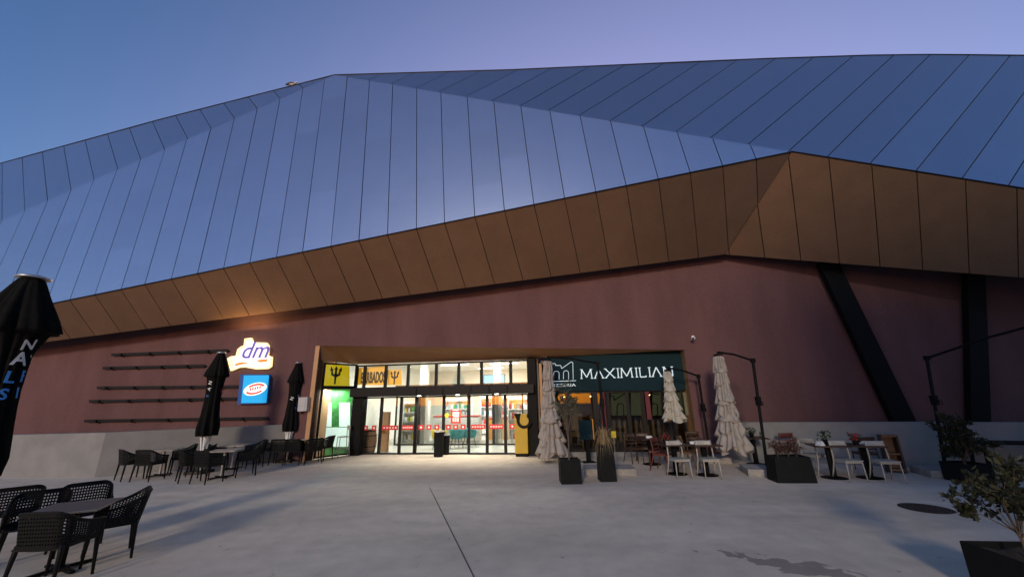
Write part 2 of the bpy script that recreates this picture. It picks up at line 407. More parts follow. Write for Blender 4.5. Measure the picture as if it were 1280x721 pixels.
# side and back of the building, so that it is a closed volume
mb = MB()
bk = V3(0, 30, 0)
mb.add([wl, wl + bk, hi(wl + bk, 9.), hi(wl, lowz(wl)+.9)], [(0, 1, 2, 3)]); mb.add([wr, wr + bk, hi(wr + bk, 14), hi(wr, 7.5)], [(0, 1, 2, 3)])
mb.add([wl + bk, wr + bk, hi(wr + bk, 14), hi(wl + bk, 9)], [(0, 1, 2, 3)]); mb.build('side_wall', 'stucco', BLD, True)

# black raking struts behind the low wall
for (a, b, w) in (((1037, 336), (1130, 530), .62), ((1217, 352), (1222.5, 532), .52)):
    p, q = hW(*a, .25), hW(*b, .25); d = nz(q-p)
    mb = MB(); mb.bar(p - d*.3, q + d*1.0, w, .22, up=tuple(nW)); mb.build('strut', 'black', BLD, True, bevel=.01)

# ------------------------------------------------------------------ low concrete walls in front
def low_wall(pts, label, tops):
    root = thing('low_wall', label, 'wall', V3(pts[1][0], pts[1][1], 0), 0, 'low concrete walls before the facade')
    mb = MB()
    for i in range(len(pts)-1):
        a, b = pts[i], pts[i+1]; za, zb = tops[i], tops[i+1]
        d = nz(b-a); n = V3(d[1], -d[0], 0)
        if np.dot(n, O-a) < 0: n = -n
        mb.slab([a, b, hi(b, zb), hi(a, za)], n, .30)
    mb.build('concrete_body', 'conc', root, True)
    return root
g0, g1, g2 = V3(-19, 13.3, 0), G(118, 596.5), V3(-8.35, 15.12, 0)
zt = lambda g, x, y: hit(x, y, V3(g[0], g[1], 0), V3(0, 1, 0))[2]
low_wall([g0, g1, g2], 'long low concrete wall under the dark wall rails, behind the black chairs', [1.2, zt(g1, 113, 541), zt(g2, 370, 530)])
r0, r1, r2 = V3(6.75, 13.45, 0), G(1138, 584), G(1280, 590)
r3 = along(r1, r2, 5)
low_wall([r0, r1, r3], 'low concrete wall at the foot of the black raking struts', [zt(r0, 925, 527), zt(r1, 1138, 527), zt(r1, 1138, 527)])

# ------------------------------------------------------------------ ground
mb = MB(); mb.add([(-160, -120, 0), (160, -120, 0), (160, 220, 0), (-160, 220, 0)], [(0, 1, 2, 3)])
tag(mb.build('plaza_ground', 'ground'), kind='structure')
a, b = G(537, 609), G(594, 724); b = along(a, b, 1.6)
mb = MB(); mb.bar(a + V3(0, 0, .002), b + V3(0, 0, .002), .012, .006)
tag(mb.build('ground_joint', 'joint'), kind='structure')
c = G(1157, 635)
MH = thing('manhole_cover', 'round dark iron manhole cover set in the pale paving', 'manhole cover', c)
mb = MB(); mb.lathe([(.31, .003), (.31, .012), (.29, .014)], seg=40)
for i in range(-4, 5):
    for j in range(-4, 5):
        if i*i + j*j < 18: mb.box((i*.06, j*.06, .0155), (.035, .012, .004), (i+j) % 2*PI/2)
mb.build('cover_plate', 'iron', MH)
mb = MB()
mb.grid(lambda u, v: (math.cos(2*PI*u)*(.315+.05*v), math.sin(2*PI*u)*(.315+.05*v), .013-.009*v), 40, 2, closed=True); mb.build('cover_ring', 'iron', MH)

# ------------------------------------------------------------------ entrance
D0, D1 = G(447, 568), G(662, 568); eE = nz(D1-D0); nE = V3(eE[1], -eE[0], 0)
if np.dot(nE, O-D0) < 0: nE = -nE
hE = lambda x, y, off=0.: hit(x, y, D0 + nE*off, nE)
M0, M1 = G(680, 570.5), G(866, 570.5); eX = nz(M1-M0); nX = V3(eX[1], -eX[0], 0)
if np.dot(nX, O-M0) < 0: nX = -nX
hX = lambda x, y, off=0.: hit(x, y, M0 + nX*off, nX)
UPZ = V3(0, 0, 1)
S0 = V3(JL[0]+.10, JL[1]+.30, 0)            # side shop front from the jamb to the entrance
S1 = V3(*(hE(441, 560)[:2]), 0); eS = nz(S1-S0); nS = V3(eS[1], -eS[0], 0)
if np.dot(nS, O-S0) < 0: nS = -nS
hS = lambda x, y, off=0.: hit(x, y, S0 + nS*off, nS)
zT = hE(560, 452)[2]; zH = hE(560, 484)[2]; zD = hE(560, 494)[2]

# reveals and recess ceiling
mb = MB()
mb.slab([jl0 + nW*-.002, jl0 - nW*1.2, hi(jl0 - nW*1.2, JL[2]), JL], eW, .2); mb.build('jamb', 'jamb', BLD, True)
mb = MB(); mb.slab([jl0 + nW*.012 - eW*.17, jl0 + nW*.012 + eW*.0, JL + nW*.012, JL + nW*.012 - eW*.17], nW, .011); mb.build('jamb_trim', 'jamb', BLD, True)
mb = MB()
mb.slab([jr0 - nW*.002, jr0 - nW*1., hi(jr0 - nW*1., JR[2]), JR - nW*.002], -eW, .2); mb.build('jamb', 'jamb', BLD, True)
cE0, cE1 = hE(443, 455, -.05), hE(670, 448.5, -.05); cX0, cX1 = hX(683, 446.5, -.05), hX(857, 436.5, -.05); cS0 = hS(400, 450)
mb = MB()
def tri(*p): mb.add(p, [tuple(range(len(p)))])
JLi, JRi = JL + V3(0, 0, -.002), JR + V3(0, 0, -.002)
mid1 = along(JLi, JRi, .56)
tri(JLi, cS0, cE0); tri(JLi, cE0, cE1, ); tri(JLi, cE1, mid1); tri(mid1, cE1, cX0); tri(mid1, cX0, JRi); tri(JRi, cX0, cX1)
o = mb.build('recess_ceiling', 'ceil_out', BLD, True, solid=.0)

def window(root, name, pl, p, q, z0, z1, n, fw=.05, fd=.08, gl='glass', pane='pane', fm='frame', lab=None):
    """framed pane between ground points p and q"""
    e = nz(q-p); fr = MB()
    for a, b in ((p + e*fw/2, p + e*fw/2), (q - e*fw/2, q - e*fw/2)): fr.bar(hi(a, z0), hi(b, z1), fw, fd, up=tuple(n))
    for z in (z0+fw/2, z1-fw/2): fr.bar(hi(p + e*fw, z), hi(q - e*fw, z), fd, fw)
    f = fr.build(name, fm, root, True)
    if lab: f['label'] = lab
    pa = MB(); pa.slab([hi(p + e*fw, z0+fw), hi(q - e*fw, z0+fw), hi(q - e*fw, z1-fw), hi(p + e*fw, z1-fw)], n, .008); pa.build(pane, gl, f, True)
    return f
# sliding doors
xs = [449.5, 475, 500, 519, 553.5, 586, 609, 632, 662]
gp = [hE(x, 540) for x in xs]; gp = [V3(p[0], p[1], 0) for p in gp]
doors = []
for i in range(8):
    slide = i in (1, 2, 3, 4, 5, 6)
    d = window(BLD, 'sliding_door' if slide else 'window', None, gp[i] + (-nE*.06 if i in (3, 4) else 0), gp[i+1] + (-nE*.06 if i in (3, 4) else 0), .015, zD, nE, fw=.055)
    doors.append(d)
zr = hE(560, 533.5)[2]
for i in range(8):
    p, q = gp[i] + eE*.08 + nE*.02, gp[i+1] - eE*.08 + nE*.02
    if i in (1, 2, 5, 6):
        mb = MB(); mb.slab([hi(p, zr-.085), hi(q, zr-.085), hi(q, zr+.085), hi(p, zr+.085)], nE, .003)
        for k in range(5):
            c = along(p, q, .14+.18*k) + V3(0, 0, zr) + nE*.003; mb.slab([c - eE*.03 - UPZ*.022, c + eE*.03 - UPZ*.022, c + eE*.03 + UPZ*.022, c - eE*.03 + UPZ*.022], nE, .002, 1)
        mb.build('red_band', ['red', 'white'], doors[i], True)
    else:
        n = 3 if i in (3, 4) else 2
        for k in range(n):
            c = along(p, q, (k+.5)/n); mb = MB(); mb.slab([c + V3(0, 0, zr-.09) - eE*.1, c + V3(0, 0, zr-.09) + eE*.1, c + V3(0, 0, zr+.09) + eE*.1, c + V3(0, 0, zr+.09) - eE*.1], nE, .003)
            cc = c + V3(0, 0, zr) + nE*.002; mb.slab([cc + (eE*math.cos(t*PI/6) + UPZ*math.sin(t*PI/6))*.04 for t in range(12)], nE, .003, 1)
            mb.build('red_sticker', ['red', 'white'], doors[i], True)
# poster and round sticker on the middle door
mb = MB(); p = [hE(x, y, .02) for x, y in ((563.5, 529), (575.8, 529), (575.8, 511), (563.5, 511))]; mb.slab(p, nE, .004)
ww = np.linalg.norm(p[1]-p[0])
for k, (a, b, y, h) in enumerate(((.2, .8, .93, .03), (.2, .85, .72, .09), (.15, .85, .58, .05), (.25, .85, .48, .05), (.2, .35, .25, .2), (.42, .57, .25, .2), (.64, .8, .25, .2))):
    q0 = along(p[0], p[1], a); q1 = along(p[0], p[1], b); H = p[3]-p[0]
    mb.slab([q0 + H*(y-h/1.5) + nE*.003, q1 + H*(y-h/1.5) + nE*.003, q1 + H*(y+h/1.5) + nE*.003, q0 + H*(y+h/1.5) + nE*.003], nE, .002, 1)
mb.build('poster', ['red', 'white'], doors[4], True)
mb = MB(); c = hE(558.5, 519, .02)
ring = [c + (eE*math.cos(t*PI/9) + UPZ*math.sin(t*PI/9))*.085 for t in range(18)]
mb.slab(ring, nE, .003); mb.build('round_sticker', 'yellowboard', doors[4], True)
# header box with downlights
mb = MB()
h0, h1 = D0 - eE*.25, D1 + eE*.30
mb.slab([hi(h0, zD+.01) + nE*.55, hi(h1, zD+.01) + nE*.55, hi(h1, zH+.03) + nE*.55, hi(h0, zH+.03) + nE*.55], nE, .65)
for x in (520, 553, 588, 611, 634):
    q = hE(x, 488, .57); mb.bar(hi(q, zD+.03), hi(q, zH+.01), .04, .03, up=tuple(nE))
mb.build('door_header', 'frame', BLD, True, bevel=.01)
for x in (524, 572, 621):
    q = hE(x, 493, .3); mb = MB(); mb.lathe([(.075, -.012), (.075, .0), (.02, .004)], (q[0], q[1], zD+.008), 18); mb.build('downlight', 'spot', BLD, True)
# black columns
mb = MB(); c0 = D0 + nE*.10; mb.box((c0[0]-.02, c0[1], zH/2), (.42, .42, zH), -.15); mb.build('column', 'black', BLD, True, bevel=.01)
mb = MB(); c0 = D1 + nE*.05 + eE*.2; mb.box((c0[0], c0[1], zT/2), (.34, .5, zT), -.15); mb.build('column', 'black', BLD, True, bevel=.01)
# fanlights
xs2 = [446, 456, 482.5, 510.5, 545.5, 573.5, 602, 638.5, 671]
fp = [hE(x, 468) for x in xs2]; fp = [V3(p[0], p[1], 0) for p in fp]
fans = []
for i in range(8):
    za = zT - .02
    fans.append(window(BLD, 'fanlight', None, fp[i], fp[i+1], zH+.02, za, nE, fw=.06))
# side shop front
sw = window(BLD, 'shop_window', None, S0, S1 - eS*.12, .03, hS(420, 484)[2], nS, fw=.06)
st = window(BLD, 'fanlight', None, S0, S1 - eS*.12, hS(420, 484)[2]+.0, hS(420, 454)[2], nS, fw=.06)

# advertising boards behind the side glass: yellow panel with trident, orange lettering panel
def trident(mb, o, ex, ey, en, s, mi):
    def P(x, y): return np.array(o) + ex*x*s + ey*y*s
    w = .10*s
    def seg(a, b, w1, w2):
        a, b = np.array(a, float), np.array(b, float); d = nz(b-a); n = np.array((-d[1], d[0]))
        pts = [a-n*w1/2, b-n*w2/2, b+n*w2/2, a+n*w1/2]; mb.slab([P(*q) + en*.006 for q in pts], en, .005, mi)
    seg((0, -.85), (0, .1), .16, .24); seg((0, .1), (0, .55), .24, .16); seg((0, .5), (0, .85), .40, .01)
    for sx in (-1, 1):
        seg((0, -.10), (sx*.34, .06), .22, .22); seg((sx*.33, .0), (sx*.40, .45), .24, .14); seg((sx*.41, .40), (sx*.52, .80), .36, .01)
BB = thing('cafe_board', 'yellow cafe board with black trident behind the corner glass beside orange lettering', 'signboard', S0 - nS*.3)
yb = [hS(x, y, -.14) for x, y in ((401, 482), (437, 482.5), (437, 457.5), (401, 453))]
mb = MB(); mb.slab(yb, nS, .03); trident(mb, (yb[0]+yb[1]+yb[2]+yb[3])/4, eS, UPZ, nS, .42, 1); mb.build('yellow_panel', ['yellowlit', 'black'], BB, True)
ob = [hE(x, y, -.14) for x, y in ((446, 481), (483, 481), (483, 457), (446, 460))]
mb = MB(); mb.slab(ob, nE, .03)
vs, fs = text_geo('BARBADOS', .62, bold=.022); add_flat(mb, vs, fs, hE(466, 478, -.13), eE*.35, UPZ, nE, .02, 1); mb.build('lettered_panel', ['orangelit', 'black'], BB, True)
tb = [hE(x, y, -.14) for x, y in ((484.5, 481), (502, 481), (502, 462), (484.5, 462))]
mb = MB(); mb.slab(tb, nE, .03); trident(mb, (tb[0]+tb[1]+tb[2]+tb[3])/4, eE, UPZ, nE, .34, 1); mb.build('orange_panel', ['orangelit', 'black'], BB, True)
gb = [hS(x, y, -.5) for x, y in ((402, 570), (441, 570), (441, 485), (402, 485))]
GB = thing('leafy_partition', 'green leafy printed partition with white posters behind the side shop glass', 'partition', (gb[0]+gb[1])/2)
mb = MB(); gb[0][2] = gb[1][2] = .02; mb.slab(gb, nS, .04); mb.build('printed_panel', 'green', GB, True)
for (xa, xb, ya, yb_) in ((401, 414.5, 503, 533), (424, 437.5, 503, 533), (404, 436, 534, 558)):
    mb = MB(); mb.slab([hS(xa, yb_, -.46), hS(xb, yb_, -.46), hS(xb, ya, -.46), hS(xa, ya, -.46)], nS, .01); mb.build('white_poster', 'posterglow', GB, True)

# ---- interior hall
def ent(a, b, z): return D0 + eE*a - nE*b + V3(0, 0, z)
HALL = BLD
mb = MB(); mb.slab([ent(-1.5, .06, .01), ent(9.5, .06, .01), ent(9.5, 12, .01), ent(-1.5, 12, .01)], UPZ, .008); mb.build('hall_floor', 'tile', HALL, True)
Hc = 4.0
mb = MB()
mb.slab([ent(-1.6, 12, 0), ent(7.3, 12, 0), ent(7.3, 12, Hc), ent(-1.6, 12, Hc)], nE, .1)
mb.slab([ent(-1.6, .45, 0), ent(-1.6, 12, 0), ent(-1.6, 12, Hc), ent(-1.6, .45, Hc)], eE, .1)
mb.slab([ent(7.2, .1, 0), ent(7.2, 12, 0), ent(7.2, 12, Hc), ent(7.2, .1, Hc)], -eE, .1)
mb.build('hall_wall', 'offwhite', HALL, True)
mb = MB(); mb.slab([ent(-1.6, .1, Hc), ent(7.3, .1, Hc), ent(7.3, 12, Hc), ent(-1.6, 12, Hc)], -UPZ, .1); mb.build('hall_ceiling', 'offwhite', HALL, True)
LAMPS = []
for i, (a, b, w) in enumerate(((1.0, 2.2, 1.2), (3.1, 3.4, 1.6), (5.4, 2.4, 1.5), (2.0, 6.2, 1.6), (4.8, 6.5, 1.6), (3.4, 9.5, 1.6))):
    p = ent(a, b, Hc-.03)
    L = thing('ceiling_light', ['short ceiling light in the hall nearest the trident boards', 'long ceiling light over the middle of the entrance lobby', 'long ceiling light above the yellow post box doors', 'ceiling light deep in the hall on the barrel side', 'ceiling light deep in the hall on the post box side', 'farthest ceiling light at the back of the hall'][i], 'ceiling light', p, math.atan2(eE[1], eE[0]), 'ceiling lights in the hall')
    mb = MB(); mb.box((0, 0, -.03), (w, .16, .03)); mb.build('diffuser', 'tube', L)
    mb = MB(); mb.box((0, 0, 0), (w+.06, .22, .028)); mb.build('housing', 'white', L)
# inner lobby screen
for i, (a0, a1) in enumerate(((.1, 1.3), (1.3, 2.5), (2.5, 3.7), (3.7, 4.9), (4.9, 6.3))):
    p, q = ent(a0, 3.0, 0), ent(a1, 3.0, 0); p[2] = q[2] = 0
    window(BLD, 'inner_door', None, p, q, .02, 2.6, nE, fw=.06)
mb = MB(); mb.slab([ent(.0, 3.0, 2.61), ent(6.6, 3.0, 2.61), ent(6.6, 3.0, 2.75), ent(.0, 3.0, 2.75)], nE, .12); mb.build('lobby_beam', 'frame', BLD, True)
for a in (1.25, 5.0):
    mb = MB(); c = ent(a, 3.6, 0); mb.box((c[0], c[1], Hc/2), (.35, .35, Hc-.02), -.15); mb.build('hall_pillar', 'offwhite', BLD, True, bevel=.02)
# stands, counters and seats in the hall
def counter(a, b, w, label, m1, m2, h=1.05):
    t = thing('counter', label, 'counter', ent(a, b, .012), math.atan2(eE[1], eE[0]))
    mb = MB(); mb.box((0, 0, h/2), (w, .6, h-.05)); mb.box((0, .0, .03), (w-.06, .52, .06)); mb.build('counter_body', m1, t, bevel=.01)
    mb = MB(); mb.box((0, -.02, h), (w+.06, .68, .05)); mb.build('counter_top', m2, t, bevel=.01)
counter(2.6, 5.0, 2.4, 'white counter with red top inside the hall behind the middle doors', 'white', 'red', 1.2)
counter(4.9, 5.6, 1.6, 'coral counter inside the hall towards the post box', 'orange', 'red')
def shelf_unit(a, b, w, h, label, cols):
    t = thing('display_shelf', label, 'shelf unit', ent(a, b, .012), math.atan2(eE[1], eE[0]))
    mb = MB()
    mb.box((-w/2, 0, h/2), (.04, .4, h)); mb.box((w/2, 0, h/2), (.04, .4, h)); mb.box((0, .19, h/2), (w-.05, .02, h-.02))
    mb.build('case', 'white', t)
    for k in range(5):
        z = .1 + k*(h-.15)/4.2
        mb = MB(); mb.box((0, 0, z), (w-.05, .36, .03)); mb.build('shelf', 'white', t)
    for k in range(4):
        z = .12 + k*(h-.15)/4.2
        mb = MB(); x = -w/2+.08
        while x < w/2-.12:
            ww_ = rnd(.07, .14); hh = rnd(.16, .3); mb.box((x+ww_/2, -.05, z+hh/2+.006), (ww_*.86, .16, hh), 0, random.randrange(len(cols))); x += ww_
        mb.build('goods', cols, t)
shelf_unit(1.9, 7.5, 1.6, 2.1, 'white display shelf of packets behind the left sliding doors', ['white', 'green', 'cabinet', 'tealseat'])
shelf_unit(4.0, 8.2, 1.8, 2.2, 'white display shelf of packets behind the poster door', ['cabinet', 'white', 'tealseat', 'red'])
shelf_unit(5.9, 4.4, 1.0, 2.1, 'white display shelf with red goods behind the post box', ['red', 'white', 'cabinet', 'orange'])
shelf_unit(.5, 4.6, 1.3, 2.0, 'white display shelf of packets behind the barrel door', ['wood', 'green', 'white', 'yellowboard'])
SC = thing('advert_screen', 'bright blue advertising screen hanging in the hall above the lobby', 'screen', ent(4.35, 6.0, 2.75), math.atan2(eE[1], eE[0]))
mb = MB(); mb.box((0, 0, .3), (1.2, .06, .55)); mb.build('screen_case', 'frame', SC); mb = MB(); mb.box((0, -.034, .3), (1.12, .005, .48)); mb.build('display', 'screen', SC)
mb = MB(); mb.box((0, 0, .9), (.04, .04, .65)); mb.build('hanger', 'frame', SC)
def tub_chair(a, b, rz, m, label):
    t = thing('tub_chair', label, 'chair', ent(a, b, .012), rz, 'tub chairs in the hall')
    mb = MB(); mb.lathe([(.20, .38), (.27, .40), (.28, .46), (.24, .49)], seg=20); mb.build('seat', m, t, smooth=True)
    mb = MB(); mb.grid(lambda u, v: (math.cos(PI*(u*1.3-.15))*(.27+.05*v), math.sin(PI*(u*1.3-.15))*(.27+.05*v), .46+.34*v*(1-.45*abs(2*u-1)**3)), 16, 5); mb.build('backrest', m, t, smooth=True, solid=.05)
    for sx, sy in ((1, 1), (1, -1), (-1, 1), (-1, -1)):
        mb = MB(); mb.tube([(sx*.14, sy*.14, .40), (sx*.21, sy*.21, 0)], [.016, .011], 8); mb.build('leg', 'black', t)
tub_chair(2.75, 1.7, PI, 'yellowboard', 'yellow tub chair inside behind the double doors')
tub_chair(3.5, 1.9, PI*.9, 'tealseat', 'teal tub chair inside beside the yellow one')
tub_chair(3.95, 2.3, PI*.8, 'tealseat', 'teal tub chair inside behind the red poster')
# barrel advert just inside
bp_ = hE(460, 567, -.55); bp_[2] = .012
BR_ = thing('wooden_barrel', 'upright wooden barrel with painted face standing behind the left door glass', 'barrel', bp_)
mb = MB(); mb.lathe([(.25, 0), (.29, .2), (.315, .45), (.29, .7), (.25, .9), (.23, .9), (.23, .88)], seg=28); mb.build('staves', 'wood', BR_, smooth=False)
mb = MB()
for z, r in ((.06, .262), (.24, .298), (.66, .298), (.84, .262)): mb.lathe([(r, z-.02), (r+.006, z-.02), (r+.006, z+.02), (r, z+.02)], seg=28)
mb.build('hoop', 'iron', BR_)
mb = MB()
for (x, z, w, h) in ((-.08, .55, .07, .03), (.08, .55, .07, .03), (0, .46, .03, .07), (0, .37, .12, .025)): mb.box((x, -.315, z), (w, .02, h))
mb.build('painted_mark', 'darkwood', BR_)
BN = thing('pull_up_banner', 'tall pale wooden board leaning beside the barrel inside', 'banner', bp_ + eE*.62 - nE*.1, -.15)
mb = MB(); mb.box((0, 0, .8), (.42, .03, 1.55)); mb.build('banner_panel', 'jamb', BN); mb = MB(); mb.box((0, 0, .012), (.5, .22, .022)); mb.build('banner_foot', 'steel', BN)

# ------------------------------------------------------------------ restaurant front
mb = MB()
sg = [hX(x, y, .12) for x, y in ((683, 489), (860, 487.5), (855.5, 437.5), (682.5, 447.5))]
ztop = sg[3][2]
SIGN = thing('restaurant_sign', 'dark teal restaurant fascia with pale lettering and a line drawing of arches', 'shop sign', (sg[0]+sg[1])/2)
mb.slab(sg, nX, .14); mb.build('fascia_board', 'teal', SIGN, True)
bl, br, tl = hX(726, 473, .13), hX(844.5, 469.7, .13), hX(726, 461.8, .13)
EX = (br-bl); EY = UPZ*np.linalg.norm(tl-bl)
SER = .05
def stroke_text(word, mb, o, EX, EY, en, w, mi=0):
    adv = {'M': 1.25, 'A': .95, 'X': 1.0, 'I': .36, 'L': .78, 'N': 1.02}
    tot = sum(adv[c] for c in word); x = 0
    LT = {'M': [(.06, 0, .12, 1), (.12, 1, .5, .12), (.5, .12, .88, 1), (.88, 1, .94, 0)], 'A': [(.02, 0, .48, 1), (.48, 1, .94, 0)], 'X': [(.05, 0, .95, 1), (.05, 1, .95, 0)],
          'I': [(.5, 0, .5, 1)], 'L': [(.15, 1, .15, 0), (.15, 0, .9, 0), (.9, 0, .9, .14)], 'N': [(.1, 0, .1, 1), (.1, 1, .9, 0), (.9, 0, .9, 1)]}
    SF = {'M': [(.06, 0), (.94, 0), (.10, 1), (.9, 1)], 'A': [(.04, 0), (.92, 0)], 'X': [(.05, 0), (.95, 0), (.05, 1), (.95, 1)], 'I': [(.5, 0), (.5, 1)], 'L': [(.15, 1)], 'N': [(.1, 0), (.1, 1), (.9, 1)]}
    for c in word:
        wd = adv[c]*.86
        P = lambda a, b: o + EX*((x + a*wd)/tot) + EY*b
        for k, (a, b, c2, d) in enumerate(LT[c]): mb.bar(P(a, b) + en*k*.0012, P(c2, d) + en*k*.0012, w, .02, mi, up=tuple(en))
        for a, b in SF[c]: mb.bar(P(a, b) - EX*(.11/tot) + en*.006, P(a, b) + EX*(.11/tot) + en*.006, w*.6, .02, mi, up=tuple(en))
        x += adv[c]
mb = MB(); stroke_text('MAXIMILIAN', mb, bl, EX, EY, nX, .036); mb.build('lettering', 'litletter', SIGN, True)
mb = MB()
def line(pts, w=.018, off=.13):
    q = [hX(x, y, off) for x, y in pts]
    for i in range(len(q)-1): mb.bar(q[i] + nX*.001*(i % 2), q[i+1] + nX*.001*(i % 2), w, .016, up=tuple(nX))
def arch(cx, y0, y1, hw, w=.018, off=.13):
    line([(cx-hw, y0)] + [(cx + hw*math.cos(PI-PI*k/8), y1 + hw*.9 - hw*.9*math.sin(PI*k/8)) for k in range(9)] + [(cx+hw, y0)], w, off)
arch(695.5, 474, 463.5, 3.4); arch(707.5, 473.6, 463, 3.2); line([(687, 454.5), (694, 454), (694.5, 456.5), (701, 456.5), (702, 460.5), (714, 452), (716, 453), (716.5, 474)]); line([(688, 476.6), (720, 475.5)], .022)
vs, fs = text_geo('PIZZERIA', .15); vs = [(v[0]*1.5, v[1], 0) for v in vs]; add_flat(mb, vs, fs, hX(704, 483, .13), eX, UPZ, nX, .01)
mb.build('line_drawing', 'litletter', SIGN, True)
# glazing under the fascia
zs = hX(700, 490)[2]; zsill = .16
mb = MB(); mb.slab([M0 + nX*.10, M1 + nX*.10, hi(M1, zsill) + nX*.10, hi(M0, zsill) + nX*.10], nX, .3); mb.build('window_sill', 'conc', BLD, True, bevel=.01)
xsM = [683, 712, 745, 762, 787, 806, 832, 866]
mp_ = [V3(*(hX(x, 530)[:2]), 0) for x in xsM]; mp_[0] = M0 + eX*.1; mp_[-1] = M1 - eX*.05
mwins = [window(BLD, 'shop_window', None, mp_[i], mp_[i+1], zsill+.003, zs, nX, fw=.06, gl='glassdark') for i in range(7)]
for (x0, y0, x1, y1, m_, w) in ((751.5, 490, 757, 546, 'redprint', .16), (745.5, 490, 750, 570, 'frame', .14), (808, 489, 812, 524, 'redprint', .15)):
    p, q = hX(x0, y0, .07), hX(x1, y1, .07); p = V3(q[0], q[1], p[2])
    mb = MB(); mb.bar(p, q, w, .06, up=tuple(nX)); mb.build('pilaster', m_, BLD, True)
# frosted film with line arches on the upper panes
mb = MB()
for (xa, xb) in ((762, 787), (787, 806), (814, 832), (832, 864)):
    mb.slab([hX(xa+1.5, 519, -.03), hX(xb-1.5, 519, -.03), hX(xb-1.5, 490, -.03), hX(xa+1.5, 490, -.03)], nX, .004)
mb.build('window_film', 'film', mwins[4], True)
mb = MB(); arch(775.5, 519, 504, 4.2, .035, -.022); line([(763, 494), (767, 495), (767.5, 500), (784, 490)], .035, -.022); line([(786, 490), (788, 519)], .035, -.022); line([(800, 490), (803, 519)], .035, -.022)
arch(818, 519, 504, 4., .035, -.022); line([(812, 491), (824, 493)], .035, -.022)
mb.build('film_drawing', 'black', mwins[4], True)
# dim dining room
def rx(a, b, z): return M0 + eX*a - nX*b + V3(0, 0, z)
Wx = np.linalg.norm(M1-M0)
mb = MB()
mb.slab([rx(-.0, 7, 0), rx(Wx+1, 7, 0), rx(Wx+1, 7, 3.3), rx(0, 7, 3.3)], nX, .1); mb.slab([rx(.02, .3, 0), rx(.02, 7, 0), rx(.02, 7, 3.3), rx(.02, .3, 3.3)], eX, .1); mb.slab([rx(Wx+1, .3, 0), rx(Wx+1, 7, 0), rx(Wx+1, 7, 3.3), rx(Wx+1, .3, 3.3)], -eX, .1)
mb.build('dining_wall', 'jamb', BLD, True)
mb = MB(); mb.slab([rx(0, .25, 3.3), rx(Wx+1, .25, 3.3), rx(Wx+1, 7, 3.3), rx(0, 7, 3.3)], -UPZ, .1); mb.build('dining_ceiling', 'darkwood', BLD, True)
mb = MB(); mb.slab([rx(0, .22, .02), rx(Wx+1, .22, .02), rx(Wx+1, 7, .02), rx(0, 7, .02)], UPZ, .015); mb.build('dining_floor', 'darkwood', BLD, True)
BENCH = thing('slatted_bench', 'long slatted wooden bench inside the restaurant windows', 'bench', rx(3.4, .75, .03), math.atan2(eX[1], eX[0]))
mb = MB()
for k in range(16): mb.box((-1.6 + k*.2, .0, .85), (.10, .03, .9), 0)
mb.build('backrest', 'wood', BENCH); mb = MB(); mb.box((0, .22, .42), (3.2, .42, .05)); mb.build('seat', 'darkwood', BENCH)
for sx in (-1.5, 1.5):
    mb = MB(); mb.box((sx, .2, .2), (.06, .4, .39)); mb.build('leg', 'darkwood', BENCH)
for k, (a, b) in enumerate(((.8, 1.3), (1.9, 2.6), (4.4, 3.0))):
    P = thing('pendant_lamp', ['amber pendant lamp hanging in the restaurant near the olive tree', 'amber pendant lamp hanging in the middle of the restaurant', 'amber pendant lamp hanging at the far side of the restaurant'][k], 'lamp', rx(a, b, 2.05), 0, 'pendant lamps in the restaurant')
    mb = MB(); mb.lathe([(.02, .26), (.11, .12), (.13, 0), (.11, 0), (.09, .1), (.015, .24)], seg=18); mb.build('lamp_shade', 'orange', P)
    mb = MB(); mb.lathe([(.01, -.02), (.04, .03), (.04, .08), (.01, .1)], seg=12); mb.build('bulb', emit('amber_bulb', (1., .55, .2), 16.), P)
    mb = MB(); mb.tube([(0, 0, .25), (0, 0, 1.2)], .006, 6); mb.build('cord', 'black', P)
shelf = thing('sideboard', 'wooden sideboard with orange edge at the left of the restaurant interior', 'sideboard', rx(1.0, .9, .03), math.atan2(eX[1], eX[0]))
mb = MB(); mb.box((0, 0, 1.35), (.9, .35, .06)); mb.box((-.42, 0, .68), (.06, .33, 1.3)); mb.box((.42, 0, .68), (.06, .33, 1.3)); mb.build('cabinet_frame', 'wood', shelf)
for z in (.3, .75): 
    mb = MB(); mb.box((0, 0, z), (.78, .33, .04)); mb.build('shelf', 'wood', shelf)


# ------------------------------------------------------------------ things on the wall
rails = [((140, 444), (285, 438.5)), ((129, 460.5), (256, 457.5)), ((122, 485), (300, 483.5)), ((112, 502), (302, 498.5)), ((106, 526.5), (335, 523))]
for k, (a, b) in enumerate(rails):
    p, q = hW(*a, .09), hW(*b, .09); c = (p+q)/2
    R = thing('wall_rail', ['topmost of the five dark rails on the red-brown wall', 'second dark rail from the top on the red-brown wall', 'middle one of the five dark rails on the red-brown wall', 'second dark rail from the bottom, level with the blue sign', 'lowest and longest dark rail, just above the concrete wall'][k], 'wall rail', c, 0, 'dark rails on the wall')
    mb = MB(); mb.bar(p, q, .05, .07); mb.bar(p + nW*.03 + UPZ*.055, q + nW*.03 + UPZ*.055, .03, .03); mb.build('rail', 'frame', R, True)
    n = 5 if k > 1 else 4
    for i in range(n):
        d = along(p, q, (i+.35)/n); mb = MB(); mb.bar(d - nW*.088, d + nW*.07, .09, .12); mb.build('bracket', 'black', R, True)

